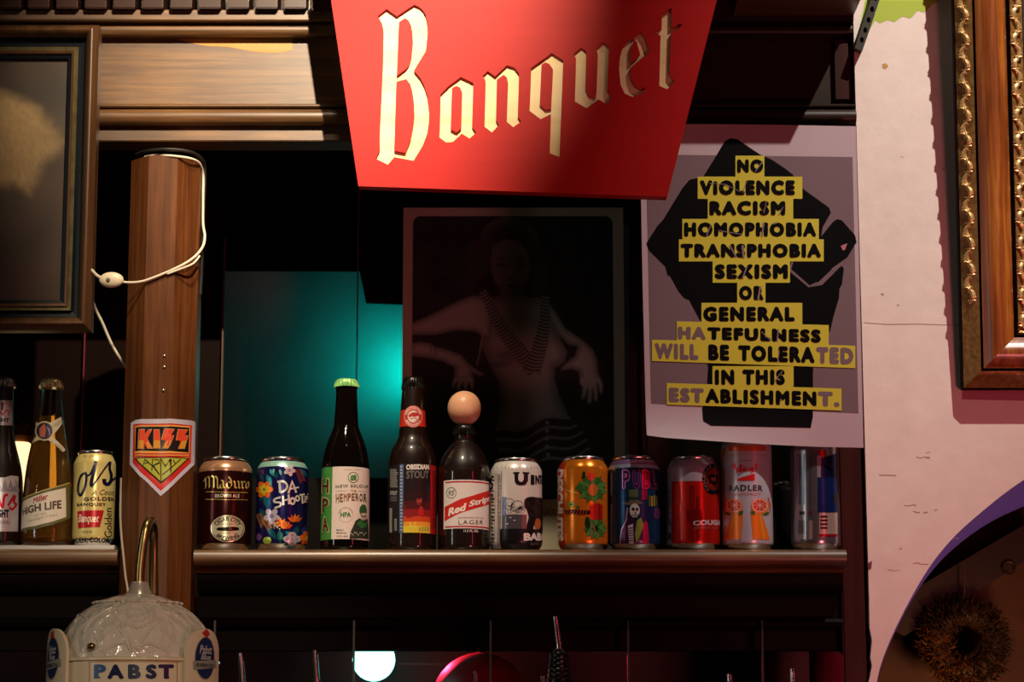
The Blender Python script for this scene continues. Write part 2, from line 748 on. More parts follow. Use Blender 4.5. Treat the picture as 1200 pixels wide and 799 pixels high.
def extrude_outline(loops, y0, y1, m, side=None, mb=None):
    """loops of (x, z) -> solid from depth y0 (front) to y1 (back)"""
    mb = mb or MB()
    vs, fs = fill2d(loops)
    n = len(vs)
    mb.add([(p[0], y0, p[1]) for p in vs], fs, m)
    mb.add([(p[0], y1, p[1]) for p in vs], [f[::-1] for f in fs], m)
    for lp in loops:
        k = len(lp)
        mb.add([(p[0], y0, p[1]) for p in lp] + [(p[0], y1, p[1]) for p in lp],
               [[i, (i + 1) % k, k + (i + 1) % k, k + i] for i in range(k)], side or m)
    return mb

# ================================================================== the bar back
def zz(py, Y, px=600):
    return at(px, py, Y).z


def xx(px, py, Y):
    return at(px, py, Y).x


def PX(Y, py=600):
    """metres per photo pixel at depth Y"""
    return (at(601, py, Y) - at(600, py, Y)).length


YC = 2.95                                   # depth of the row of cans
ZS = zz(645.5, 2.93)                        # top of the shelf
WOOD = wood('varnished_walnut', '#22160d', '#8c6438', 'X', 0.40, 1.8, 0.12, '#5d4024', (0.3, 0.74), 0.4, 0.7)
WOODZ = wood('upright_walnut', '#241006', '#6e4220', 'Z', 0.33, 2.2, 0.12, '#4e2a12', (0.25, 0.75))
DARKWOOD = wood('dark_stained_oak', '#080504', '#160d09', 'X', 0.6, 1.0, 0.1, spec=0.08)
DARKWOODZ = wood('dark_red_oak', '#1a0906', '#421911', 'Z', 0.4, 1.0, 0.1, spec=0.25)
BLACKISH = mat('#0b0908', 0.3, name='dark_mirror_glass', spec=0.15)

# ---- structure
X_WALL = xx(1003, 130, 2.95)
mb = MB().box((xx(-80, 400, 3.62), 3.62, 0.9), (X_WALL, 3.66, 3.0), mat('#6f6d69', 0.7, name='grey_plaster', vary=0.15, bscale=9))
tag(mb.build('wall_back', None, (0, 3.62, 0.9)), kind='structure')
mb = MB().box((X_WALL + .002, 4.05, 0.9), (1.6, 4.10, 3.0), mat('#4a2a1c', 0.6, name='red_brown_plaster', vary=0.5, bscale=11, bump=0.3))
tag(mb.build('wall_rear', None, (1, 4.05, 0.9)), kind='structure')

# cream wall with the arched opening
arch_px = [(1024, 830), (1030, 787), (1045, 746), (1069, 698), (1093, 659), (1120, 627), (1150, 600), (1180, 576), (1210, 556), (1250, 535), (1300, 518), (1360, 512)]
YW = 2.95
arch = [(p.x, p.y) for p in smooth_line([(at(x, y, YW).x, at(x, y, YW).z) for x, y in arch_px], 8)]
left_low = []
rag = [(1018, 799), (1022, 780), (1020, 770), (1022, 750), (1019, 735), (1018.5, 700)]
outline = [(X_WALL, 3.0), (0.95, 3.0), (0.95, arch[-1][1])] + arch[::-1] + [(arch[0][0] - 0.001, 1.2), (X_WALL - .004, 1.2)]
outline += [(at(x, y, YW).x, at(x, y, YW).z) for x, y in rag]
PLASTER = mat('#e9dacd', 0.55, name='cream_painted_plaster', bump=0.35, bscale=35, vary=0.04)
VIOLET = mat('#75588c', 0.6, name='violet_soffit')
mb = extrude_outline([outline], YW, YW + 0.22, PLASTER)
# the arch soffit is coloured violet
n_out = len(outline)
vi = mb.mi(VIOLET)
base_side = len(mb.f) - n_out
a0 = 3
for k in range(a0, a0 + len(arch)):
    mb.m[base_side + k] = vi
inner_px = [(1024, 831), (1030.5, 788), (1046, 747), (1071, 699), (1098, 662), (1128, 634), (1162, 611), (1198, 594), (1230, 582), (1270, 568), (1320, 556), (1370, 552)]
YI = YW + .22
inner = [(p.x, p.y) for p in smooth_line([(at(x, y, YI).x, at(x, y, YI).z) for x, y in inner_px], 8)]
# the opening is splayed: its far edge is a smaller arch
for v in mb.v:
    if abs(v.y - YI) < 1e-6:
        d, i = min((math.hypot(v.x - a[0], v.z - a[1]), i) for i, a in enumerate(arch))
        if d < 1e-5:
            v.x, v.z = inner[i]
wall_right = tag(mb.build('wall_right', None, (X_WALL, YW, 1.2), smooth=30), kind='structure')
wa = Art(PlaneSurf(YW), 960, 0, 1.7, rough=0.6)
edge_pts = smooth_line([(112, 40), (122, 46), (136, 40), (150, 43), (166, 33), (182, 36), (196, 22), (210, 24), (226, 8), (238, 4)], 4)
wa.poly([(70, 110), (74, 98), (84, 92), (92, 74), (100, 60)] + [(p[0], p[1]) for p in edge_pts] + [(240, -40), (100, -40)], '#a9bf3a', 1)
wa.poly([(125, 128), (133, 126), (138, 132), (132, 138), (126, 135)], '#c0904a', 1)
wa.view(0, 0, 1)
rnd = random.Random(3)
wa.stroke([(1012, 378), (1040, 380), (1075, 379.5), (1105, 380.5), (1128, 381)], 0.8, '#a4938a', 1)
for x, y, L in [(1055, 184, 4), (1074, 536, 16), (1085, 536, 4), (1060, 592, 14), (1070, 600, 8), (1082, 600, 5), (1054, 643, 3), (1118, 631, 6), (1030, 556, 20), (1070, 660, 18), (1040, 668, 14), (1095, 597, 4), (1085, 530, 5), (1104, 198, 3), (1051, 358, 3), (1032, 345, 4)]:
    wa.stroke([(x + L * t / 4, y + rnd.uniform(-1.2, 1.2)) for t in range(5)], rnd.uniform(0.4, 0.9), '#a5827a', 1)
wa.poly([(1017, 660), (1022, 657), (1021, 666), (1018, 668)], '#7a3040', 1)
wa.poly([(1128, 446), (1215, 448), (1215, 470), (1127, 468)], '#b5697a', 1)  # reddish shade below the gilt frame, painted on the plaster
wa.build('marks_and_frame_shade', wall_right)

# ---- dark mirror panels behind the shelf
def panel(name, label, pts, Y, m, th=0.006, cat='mirror'):
    loops = [[(at(x, y, Y).x, at(x, y, Y).z) for x, y in pts]]
    p = at(*pts[0], Y)
    return tag(extrude_outline(loops, Y, Y + th, m).build(name, None, (p.x, Y, p.z), smooth=0), label, cat)


panel('mirror_or_cover_panel', 'dark mirror panel left of the post behind the leftmost bottles', [(-60, 120), (262, 120), (262, 700), (-60, 700)], 3.30, mat('#140a08', 0.25, name='brown_mirror_glass', spec=0.15))
panel('mirror_or_cover_panel', 'dark upper mirror panel above the teal light between post and red sign', [(262, 120), (760, 120), (760, 262), (474, 262), (474, 357), (429, 355), (421.5, 318), (262, 317)], 3.30, BLACKISH)
panel('back_board', 'olive brown board behind the cans under the fist poster', [(737, 120), (1012, 120), (1012, 700), (737, 700)], 3.305, mat('#4e4632', 0.5, name='olive_board', vary=0.2, bscale=12), 0.01, 'board')
panel('back_board', 'dark red brown board low behind the pouring bottles', [(-60, 690), (1012, 690), (1012, 1012), (-60, 1012)], 3.45, mat('#3a1512', 0.5, name='dark_red_board', vary=0.3, bscale=10), 0.01, 'board')
panel('mirror_or_cover_panel', 'low dark panel added to keep the gaps dark behind the floral can and the green capped bottle', [(262, 560), (474, 560), (474, 700), (262, 700)], 3.30, BLACKISH)  # dark sheet added to cover the lit wall between the cans
for x, y0, y1, c, w, n in [(421, 190, 560, '#4a4540', 1.4, 1), (103, 300, 640, '#6a1a2c', 1.3, 2), (264, 280, 640, '#4a3222', 2.2, 3), (755, 240, 560, '#1c1a12', 1.5, 4)]:  # the brown strip right of the post paints the post's mirror reflection
    p0, p1 = at(x, y0, 3.285), at(x, y1, 3.285)
    mb = MB().box((p0.x - w * .00055, 3.28, p1.z), (p0.x + w * .00055, 3.29, p0.z), mat(c, 0.35, name='seam_and_reflection'))
    tag(mb.build('trim_%d' % n, None, (p0.x, 3.28, p1.z)), kind='structure')

# ---- cornice along the top
cor = thing('cornice', 'wide varnished wooden cornice with dentils running behind the red sign', 'cornice', (0, 2.97, zz(166, 2.955)))
SHADEWOOD = wood('shaded_cornice_wood', '#120a06', '#2e1b10', 'X', 0.4, 1.0, 0.1, spec=0.4)  # darker wood that paints shade over the right half of the cornice
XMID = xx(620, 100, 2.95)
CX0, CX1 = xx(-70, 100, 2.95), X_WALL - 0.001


def strip(name, y0, y1, Yf, Yb, m, rnd=0.0, x0=CX0, x1=CX1):
    """moulding between photo rows y0 (top) and y1 (bottom)"""
    zt, zb = zz(y0, Yf), zz(y1, Yf)
    if rnd:
        prof = [(Yb, zb), (Yb, zt)]
        n = 10
        for k in range(n + 1):
            a = PI * k / n
            prof.append((Yf + rnd - rnd * math.sin(a) + 0, (zt + zb) / 2 + (zt - zb) / 2 * math.cos(a)))
        prof = prof[:2] + prof[2:]
    else:
        prof = [(Yb, zb), (Yb, zt), (Yf + .0015, zt), (Yf, zt - .0015), (Yf, zb + .0015), (Yf + .0015, zb)]
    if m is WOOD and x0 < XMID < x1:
        MB().prism_x(prof, XMID, x1, SHADEWOOD).build(name, cor, smooth=40)
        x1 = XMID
    return MB().prism_x(prof, x0, x1, m).build(name, cor, smooth=40)


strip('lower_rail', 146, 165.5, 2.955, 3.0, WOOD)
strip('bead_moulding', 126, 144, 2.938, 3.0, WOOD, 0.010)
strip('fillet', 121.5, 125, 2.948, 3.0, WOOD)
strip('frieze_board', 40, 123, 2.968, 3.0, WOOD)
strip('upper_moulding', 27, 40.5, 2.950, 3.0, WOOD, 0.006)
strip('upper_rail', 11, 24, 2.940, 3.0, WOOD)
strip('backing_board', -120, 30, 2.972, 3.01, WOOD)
strip('shade_block', -170, -28, 2.790, 2.98, WOOD, 0, xx(872, 0, 2.8))  # unseen block added out of view to shade the right cornice
DENT = wood('shaded_dentil_wood', '#1c0b06', '#3e1a0e', 'X', 0.35, 1.0, 0.1)  # wood darkened to paint shade on the dentil faces
zb, zt = zz(9.5, 2.928), zz(-30, 2.928)
k = -7
mdent = None
while True:
    x = 232 + 33.5 * k
    if x > 1000:
        break
    p0, p1 = xx(x, 0, 2.92), xx(x + 25.5, 0, 2.92)
    if -40 < x < 1000 and not (400 < x < 800):
        if mdent is None:
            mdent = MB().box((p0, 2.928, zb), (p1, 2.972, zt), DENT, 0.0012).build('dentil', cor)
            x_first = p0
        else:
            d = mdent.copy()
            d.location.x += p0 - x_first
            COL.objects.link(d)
    k += 1
ms = MB().box((xx(978, 60, 2.96), 2.960, zz(116, 2.96)), (X_WALL - .002, 2.975, zz(46, 2.96)), DARKWOODZ).build('end_stile', cor)

# pale raw patch on the frieze where the varnish has gone
ca = Art(PlaneSurf(2.968), 230, 0, 4.437, rough=0.35)
raw = [(-95, 203), (0, 204), (120, 200), (240, 204), (380, 203), (500, 202), (500, 262), (440, 275), (370, 276), (300, 270), (240, 258), (180, 246), (120, 242), (60, 240), (0, 230), (-50, 218)]
ca.poly(raw, wood('bare_pine', '#8c5a1c', '#d79a4a', 'X', 0.35, 1.0, 0.1), 1)
ca.build('bare_wood_patch', cor)

# ---- shelves
def shelf(label, x0, x1):
    o = thing('back_bar_shelf', label, 'shelf', ((x0 + x1) / 2, 2.93, ZS))
    P = [(3.30, ZS), (2.917, ZS)]
    for k in range(9):
        a = PI / 2 - PI * k / 8
        P.append((2.913 - .010 * math.cos(a), ZS - .010 + .010 * math.sin(a)))
    P += [(2.93, ZS - .022), (2.934, ZS - .026), (3.30, ZS - .026)]
    MB().prism_x(P, x0, x1, WOOD).build('shelf_board', o, smooth=35)
    zl = zz(762, 2.975)
    Q = [(2.94, ZS - .026)]
    for k in range(7):
        a = PI / 2 * k / 6
        Q.append((2.94 + .018 * (1 - math.cos(a)), ZS - .028 - .022 * math.sin(a)))
    Q += [(2.965, ZS - .052), (2.965, ZS - .078), (2.957, ZS - .080), (2.954, ZS - .084), (2.957, ZS - .089), (2.968, ZS - .091),
          (2.972, ZS - .094), (2.972, zl), (3.0, zl), (3.0, ZS - .026)]
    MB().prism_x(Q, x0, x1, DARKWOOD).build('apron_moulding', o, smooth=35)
    return o


XL1 = xx(140, 645, 2.92)
XR0 = xx(229, 645, 2.92)
XR1 = xx(986, 645, 2.95)
shelf('left length of dark wooden shelf under the bottles beside the post', xx(-70, 645, 2.92), XL1)
shelf('long right length of dark wooden shelf carrying the row of cans', XR0, XR1)

# white rubber liner on the left shelf
LY = 0.0065
P = [(2.99, ZS), (2.99, ZS + LY), (2.925, ZS + LY), (2.919, ZS + LY - .002), (2.919, ZS + .001), (2.922, ZS)]
xe = xx(134, 642, 2.92)
tag(MB().prism_x(P, xx(-70, 640, 2.92), xe, mat('#b9b5b2', 0.5, name='white_rubber')).build('shelf_liner', None, (xe, 2.95, ZS)), 'white rubber liner strip under the three leftmost drinks', 'liner')

# ---- octagonal wooden post
PW = 41.0 * PX(2.92, 400)
pcx, pcy = xx(196.5, 190, 2.92), 2.925
RO = PW / math.cos(PI / 8)
corn = [(pcx + RO * math.cos(PI / 8 + k * PI / 4), pcy + RO * math.sin(PI / 8 + k * PI / 4)) for k in range(8)]
ztop, zbot = zz(184, 2.89), 1.30
mb = MB()
mb.add([(x, y, zbot) for x, y in corn] + [(x, y, ztop) for x, y in corn],
       [[k, (k + 1) % 8, 8 + (k + 1) % 8, 8 + k] for k in range(8)] + [list(range(8))[::-1], list(range(8, 16))], WOODZ)
post = thing('wooden_post', 'octagonal varnished wooden post between the two shelf lengths', 'post', (pcx, pcy, zbot))
mb.build('post_shaft', post, smooth=20)
psurf = PrismSurf([corn[k] for k in (3, 4, 5, 6, 7, 0)])
for x, y in [(192.5, 417), (192.5, 430), (191.5, 457.5)]:
    s, z = psurf.hit(x, y)
    p = psurf.pos(s, z, 0)
    MB().ellipsoid(p, (.0022, .0015, .0022), mat('#b8a68c', 0.3, 0.9, name='nail_head'), 10, 6).build('nail_head', post)

# dark red right-hand upright
tag(MB().box((XR1, 2.955, 1.30), (X_WALL - .004, 3.30, zz(140, 2.955)), DARKWOODZ, 0.002).build('back_bar_upright', None, (XR1, 2.96, 1.3)),
    'dark red upright post where the shelf meets the cream wall', 'post')

# ---- lower niche: dividers, counter
n = 5
for x in (252, 415, 575, 736, 893):
    p0, p1 = at(x, 727, 2.945), at(x, 1000, 2.945)
    mb = MB().box((p0.x - .0012, 2.944, p1.z), (p0.x + .0012, 2.952, p0.z), mat('#2a2624', 0.4, name='divider_edge'))
    tag(mb.build('trim_%d' % n, None, (p0.x, 2.946, p1.z)), kind='structure')
    n += 1
ZC = zz(763, 2.80) - 0.31
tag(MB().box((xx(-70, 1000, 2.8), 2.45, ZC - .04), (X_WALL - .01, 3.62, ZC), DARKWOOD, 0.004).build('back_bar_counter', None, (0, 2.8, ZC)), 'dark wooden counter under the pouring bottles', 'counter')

# ================================================================== the red sign
YS = 2.80
GAP = .006
def sg(ox, oy, k, pts, sm=0):
    q = [(ox + x / k, oy + y / k) for x, y in pts]
    return [(at(x, y, YS).x, at(x, y, YS).z) for x, y in q]


A_, B_ = (430, 0, 3.995), (600, 0, 3.33)
letters = [
    sg(*A_, [(50, 75), (92, 42), (140, 76), (185, 45), (222, 22), (245, 32), (262, 47), (275, 70), (282, 100), (285, 150), (275, 240), (220, 330), (250, 365), (270, 405), (282, 445), (292, 520), (290, 570), (282, 625), (262, 680), (218, 752), (128, 735), (98, 770), (40, 742), (60, 702), (59, 640), (75, 300), (78, 140), (70, 108)]),
    sg(*A_, [(150, 103), (178, 85), (195, 95), (207, 120), (213, 150), (215, 200), (208, 270), (198, 302), (185, 320), (140, 355)]),
    sg(*A_, [(138, 382), (185, 370), (203, 395), (213, 430), (220, 480), (222, 540), (217, 590), (205, 650), (180, 715), (128, 705)]),
    sg(*A_, [(345, 440), (385, 400), (440, 360), (498, 388), (492, 592), (512, 620), (480, 648), (445, 625), (402, 664), (372, 667), (338, 642), (341, 600)]),
    sg(*A_, [(398, 412), (420, 402), (436, 410), (446, 432), (441, 600), (420, 620), (392, 605)]),
    sg(*A_, [(542, 355), (565, 332), (600, 358), (655, 305), (690, 316), (712, 345), (706, 545), (722, 568), (685, 595), (655, 570), (661, 390), (655, 362), (640, 350), (608, 372), (604, 560), (618, 585), (585, 620), (550, 592), (556, 400), (555, 375)]),
    sg(*B_, [(75, 265), (155, 207), (200, 235), (185, 612), (147, 598), (152, 445), (112, 465), (68, 432), (71, 380)]),
    sg(*B_, [(115, 252), (130, 243), (146, 250), (160, 270), (152, 425), (130, 428), (108, 408)]),
    sg(*B_, [(240, 210), (270, 185), (290, 200), (286, 345), (298, 375), (325, 383), (330, 360), (335, 210), (328, 188), (355, 165), (378, 182), (372, 355), (388, 382), (368, 405), (337, 388), (290, 422), (245, 396), (250, 228)]),
    sg(*B_, [(421, 225), (432, 185), (452, 160), (502, 125), (520, 150), (537, 200), (460, 266), (462, 300), (475, 335), (498, 350), (523, 340), (505, 365), (470, 378), (440, 365), (424, 330), (418, 270)]),
    sg(*B_, [(462, 248), (463, 185), (476, 158), (486, 160), (500, 212)]),
    sg(*B_, [(586, 55), (622, 30), (622, 110), (655, 92), (664, 95), (652, 112), (620, 128), (615, 295), (636, 320), (605, 348), (575, 335), (580, 140), (552, 125), (584, 113)]),
]
edge = [(at(x, y, YS).x, at(x, y, YS).z) for x, y in [(420, 218), (782, 230.5), (864, -95), (374, -95)]]
RED = wood('red_stained_ply', '#a80f0d', '#b81511', 'X', 0.5, 0.8, 0.05, spec=0.2)
INLAY = wood('pale_ash', '#d2b877', '#f2e0ac', 'X', 0.5, 0.45, 0.05, '#e8d394', (0.3, 0.6))
sign = thing('hanging_sign', 'red tapered wooden sign with carved pale wood lettering Banquet', 'sign', (edge[0][0] + .18, YS, edge[0][1]))
extrude_outline([edge] + letters, YS, YS + .005, RED).build('red_face', sign, smooth=0)
inner = [(x + (0.0005 if i in (0, 3) else -.0005), z) for i, (x, z) in enumerate(edge)]
extrude_outline([inner], YS + .0048, YS + .018, INLAY, RED).build('wood_board', sign, smooth=0)
for x in (440, 790):
    p = at(x, -90, YS + .010)
    MB().tube([p, p + Vector((0, .05, .25))], .0012, mat('#777777', 0.3, 1, name='hanging_wire'), 6).build('hanging_wire', sign)

# ================================================================== framed pictures
def frame_obj(name, label, cat, x0, x1, z0, z1, Y, prof, tilt, mats):
    """prof: (inset, forward, material index to the next point)"""
    root = thing(name, label, cat, ((x0 + x1) / 2, Y, z0))
    mb = MB()
    rings = []
    for ins, fw, _ in prof:
        rings.append([(x0 + ins, Y - fw, z0 + ins), (x1 - ins, Y - fw, z0 + ins), (x1 - ins, Y - fw, z1 - ins), (x0 + ins, Y - fw, z1 - ins)])
    for i in range(len(prof) - 1):
        for k in range(4):
            k2 = (k + 1) % 4
            mb.add([rings[i][k], rings[i][k2], rings[i + 1][k2], rings[i + 1][k]], [[0, 1, 2, 3]], mats[prof[i][2]])
    root.rotation_euler.x = tilt
    return root, mb


def round_prof(i0, i1, f0, hgt, m, n=10):
    return [(i0 + (i1 - i0) * k / n, f0 + hgt * math.sin(PI * k / n), m) for k in range(n)]


# ---- left: dark old painting
s = PX(2.87, 300)
fx1 = xx(104.5, 385, 2.87)
fz0, fz1 = zz(385, 2.87), zz(27, 2.865)
OLDW = wood('worn_brown_frame', '#2e1a0e', '#6d4a2a', 'Z', 0.4, 1.2, 0.2)
OLDB = mat('#10161c', 0.4, name='blue_black_cove')
OLDG = mat('#6e6443', 0.4, 0.5, name='tarnished_gilt', vary=0.3, bscale=60)
prof = [(0, 0, 0), (0, .020, 0)] + round_prof(.0, 15 * s, .020, .010, 0) + [(15 * s, .020, 1), (17 * s, .012, 1), (24 * s, .010, 1), (25 * s, .014, 2), (29 * s, .013, 2), (30 * s, .015, 0), (33 * s, .014, 0), (34 * s, .011, 1), (38 * s, .009, 1), (39 * s, .004, 1)]
fr, mb = frame_obj('framed_painting', 'old dark painting of fringed tan cloth in brown wooden frame', 'painting', fx1 - .62, fx1, fz0, fz1, 2.90, prof, math.radians(1.2), [OLDW, OLDB, OLDG])
mb.build('picture_frame', fr, smooth=50)


def paint_grid(name, parent, x0, x1, z0, z1, Y, nx, nz, fn, m):
    """a print on a flat sheet; fn(u, v) gives the printed linear colour, u right, v down, both 0..1"""
    vs = [(x0 + (x1 - x0) * i / nx, Y, z1 - (z1 - z0) * j / nz) for j in range(nz + 1) for i in range(nx + 1)]
    fs = [[j * (nx + 1) + i, j * (nx + 1) + i + 1, (j + 1) * (nx + 1) + i + 1, (j + 1) * (nx + 1) + i] for j in range(nz) for i in range(nx)]
    o = MB().add(vs, fs, m).build(name, parent, smooth=0)
    a = o.data.color_attributes.new('print_colour', 'FLOAT_COLOR', 'POINT')
    buf = []
    for j in range(nz + 1):
        for i in range(nx + 1):
            c = fn(i / nx, j / nz)
            buf += [c[0], c[1], c[2], 1.0]
    a.data.foreach_set('color', buf)
    return o


def sm(a, b, x):
    t = min(max((x - a) / (b - a), 0), 1)
    return t * t * (3 - 2 * t)


def mixc(a, b, t):
    return tuple(a[k] + (b[k] - a[k]) * t for k in range(3))


def inside(pts, x, y):
    """signed distance to a polygon, negative inside"""
    d = 1e18
    s = 1
    j = len(pts) - 1
    for i in range(len(pts)):
        ex, ey = pts[j][0] - pts[i][0], pts[j][1] - pts[i][1]
        wx, wy = x - pts[i][0], y - pts[i][1]
        t = min(max((wx * ex + wy * ey) / (ex * ex + ey * ey + 1e-12), 0), 1)
        bx, by = wx - ex * t, wy - ey * t
        d = min(d, bx * bx + by * by)
        c1, c2, c3 = y >= pts[i][1], y < pts[j][1], ex * wy > ey * wx
        if (c1 and c2 and c3) or (not c1 and not c2 and not c3):
            s = -s
        j = i
    return s * math.sqrt(d)


CLOTH = [(-150, 60), (0, 108), (30, 122), (62, 163), (58, 178), (40, 190), (22, 230), (0, 218), (-150, 250)]
cx0, cx1, cz0, cz1 = fx1 - .62 + 39 * s, fx1 - 39 * s, fz0 + 39 * s, fz1 - 39 * s


def old_painting(u, v):
    x = 104 - 39 - (1 - u) * (cx1 - cx0) / s
    y = 64 + v * (cz1 - cz0) / s
    nz = noise.noise(Vector((x * .03, y * .02, 3)))
    base = mixc((.055, .038, .026), (.085, .055, .036), 0.5 + nz)
    base = mixc(base, (.030, .034, .030), sm(60, 0, abs(y - 115) + abs(x - 40) * .4) * .6)
    d = inside(CLOTH, x, y) + 3 * noise.noise(Vector((x * .1, y * .1, 0)))
    t = sm(7, -14, d)
    fr_ = 0.5 + 0.5 * noise.noise(Vector((x * .45 + y * .1, y * .06, 9)))
    cl = mixc((.26, .17, .07), (.56, .39, .17), fr_ * .6 + .4 * sm(60, -10, x) * sm(200, 110, y))
    return mixc(base, cl, t * (0.55 + .45 * sm(70, 0, x)))


paint_grid('canvas', fr, cx0 - .004, cx1 + .004, cz0 - .004, cz1 + .004, 2.90 - .0035, 190, 150, old_painting, painted('oil_on_canvas', 0.55))

# ---- right: ornate gilt and oak frame
s = PX(2.88, 300)
gx0 = xx(1137, 447, 2.88)
gz0 = zz(447, 2.88)
GOLD = mat('#e2bc7a', 0.34, 0.45, name='gilt_gesso', bump=0.5, bscale=160, vary=0.25)
OAK = wood('oiled_oak_burl', '#3e1806', '#d8933a', 'Z', 0.30, 1.8, 0.08, '#9a5018', (0.3, 0.7), 0.8)
GROOVE = mat('#0a0605', 0.6, name='dark_groove', spec=0.1)
prof = [(0, 0, 2), (0, .012, 2), (1.5 * s, .014, 0), (16 * s, .026, 0), (20 * s, .028, 0), (20.5 * s, .022, 2), (23.5 * s, .022, 2)] + round_prof(23.5 * s, 60 * s, .026, .010, 1, 14) + \
       [(60 * s, .026, 2), (61 * s, .018, 2), (64 * s, .018, 0), (66 * s, .024, 0), (82 * s, .016, 0), (84 * s, .008, 2), (86 * s, .004, 2)]
gf, mb = frame_obj('ornate_picture_frame', 'ornate gilt and oak picture frame hung on the cream wall', 'picture frame', gx0, gx0 + .48, gz0, gz0 + .70, 2.945, prof, math.radians(3.2), [mat('#96703a', 0.4, 0.4, name='shaded_gilt', bump=0.6, bscale=140, vary=0.35), OAK, GROOVE])  # darker base gilt paints the shade between the brighter ornament
mb.build('frame_moulding', gf, smooth=50)
MB().box((gx0 + 80 * s, 2.940, gz0 + 80 * s), (gx0 + .48 - 80 * s, 2.9425, gz0 + .70 - 80 * s), mat('#3a2c20', 0.5, name='picture_backing', vary=0.3, bscale=8)).build('picture_panel', gf)


def scrolls(name, xa, za, zb_, width, f0, f1, flip=1):
    """acanthus scrolls climbing an upright strip"""
    mb = MB()
    step = 31 * s
    z = za
    k = 0
    while z < zb_:
        for q in range(2):
            c = Vector((xa + width * (.5), 0, z + step * (.25 + .5 * q)))
            sgn = flip * (1 if q else -1)
            pts = []
            for j in range(15):
                t = j / 14
                a = 1.1 * PI * t * sgn + PI / 2
                rr = width * .42 * (1 - .72 * t)
                px_ = c.x + sgn * width * .10 + rr * math.cos(a) * 0.95
                pz_ = c.z + rr * math.sin(a) * 1.25
                fx = (px_ - xa) / width
                pts.append(Vector((px_, 2.945 - (f0 + (f1 - f0) * fx) - .0015, pz_)))
            mb.tube(pts, [.0013 + .0022 * math.sin(PI * min(1, .2 + j / 14)) for j in range(15)], GOLD, 8)
            for j in range(5):
                an = sgn * (.2 + .5 * j)
                p = pts[2 + 2 * j]
                mb.ellipsoid(p + Vector((sgn * .0016 * math.cos(j), -.0006, .0022 * math.sin(j + 1))), (.0016, .0022, .0046), GOLD, 8, 6, Matrix.Rotation(an, 4, 'Y'))
        z += step
        k += 1
    return mb.build(name, gf)


scrolls('gilt_ornament', gx0 + 2 * s, gz0 + 100 * s, gz0 + 660 * s, 17 * s, .014, .027)
scrolls('gilt_ornament', gx0 + 64 * s, gz0 + 70 * s, gz0 + 640 * s, 18 * s, .024, .017, -1)
scrolls('gilt_ornament', gx0 + 3 * s, gz0 + 116 * s, gz0 + 650 * s, 16 * s, .013, .026, -1)
# perforated strap at the top corner of the wall
Yb_ = 2.936
mid = smooth_line([(1034, -40), (1029, -12), (1021, 14), (1013, 38), (1006, 58)], 8)
wd = 9.5
Lp, Rp = [], []
for i, p in enumerate(mid):
    t = (mid[min(i + 1, len(mid) - 1)] - mid[max(i - 1, 0)]).normalized()
    nn = Vector((-t.y, t.x))
    Lp.append(p + nn * wd * .5)
    Rp.append(p - nn * wd * .5)
loops = [[(at(q.x, q.y, Yb_).x, at(q.x, q.y, Yb_).z) for q in Lp + Rp[::-1]]]
for i in range(3, len(mid) - 2, 4):
    p = mid[i]
    loops.append([(at(p.x + 2.4 * math.cos(a), p.y + 3.4 * math.sin(a), Yb_).x, at(p.x + 2.4 * math.cos(a), p.y + 3.4 * math.sin(a), Yb_).z) for a in (2 * PI * k / 10 for k in range(10))])
tag(extrude_outline(loops, Yb_, Yb_ + .0135, mat('#4a4642', 0.4, 0.6, name='punched_steel')).build('metal_strap', None, (loops[0][0][0], Yb_, loops[0][0][1])), 'punched grey metal strap curving up at the cornice end', 'bracket')

# ================================================================== paper posters
# ---- the dancer
YP = 3.28
Tz = (460, 230, 2.497)


def pz(p):
    w_ = at(Tz[0] + p[0] / Tz[2], Tz[1] + p[1] / Tz[2], YP)
    return (w_.x, w_.z)


lx, tz_ = pz((32, 33))
rx, bz = pz((684, 1075))
dp = thing('dancer_poster', 'dim black and white photo poster of a dancer wearing necklaces', 'poster', ((lx + rx) / 2, YP, bz))
MB().box((lx, YP + .0008, bz), (rx, YP + .004, tz_), mat('#2a241e', 0.6, name='poster_backing')).build('backing_sheet', dp)

BG, SK = 0.008, 0.17
ARM_L = [(300, 318), (275, 298), (235, 296), (195, 312), (150, 335), (100, 360), (56, 378), (56, 412), (130, 412), (190, 398), (245, 402), (290, 430)]
FORE_L = [(56, 436), (85, 432), (112, 436), (135, 448), (165, 456), (205, 472), (228, 498), (250, 514), (274, 528), (262, 534), (238, 524), (244, 548), (240, 578), (234, 575), (228, 552), (222, 572), (214, 575), (210, 552), (200, 574), (192, 574), (193, 550), (184, 570), (177, 566), (182, 540), (186, 508), (150, 490), (100, 478), (56, 474)]
TORSO = [(280, 300), (330, 296), (345, 290), (385, 292), (400, 300), (440, 304), (468, 326), (484, 380), (498, 430), (516, 462), (508, 490), (480, 512), (478, 540), (492, 590), (520, 650), (560, 695), (582, 730), (585, 780), (320, 780), (304, 700), (320, 620), (316, 550), (288, 500), (262, 440), (268, 370)]
ARM_R = [(430, 300), (462, 318), (488, 352), (512, 394), (560, 426), (592, 455), (604, 486), (606, 520), (622, 560), (618, 586), (610, 582), (604, 556), (606, 596), (600, 610), (594, 604), (590, 570), (588, 604), (580, 616), (574, 610), (576, 572), (566, 600), (556, 602), (560, 566), (552, 556), (550, 520), (528, 512), (496, 516), (502, 504), (538, 474), (548, 446), (520, 440), (490, 410), (466, 370)]
FACE = [(290, 190), (298, 150), (330, 128), (370, 130), (398, 160), (408, 205), (400, 250), (380, 285), (358, 300), (330, 290), (306, 260), (294, 228)]
NECK = [(320, 270), (385, 270), (392, 310), (360, 335), (320, 310)]


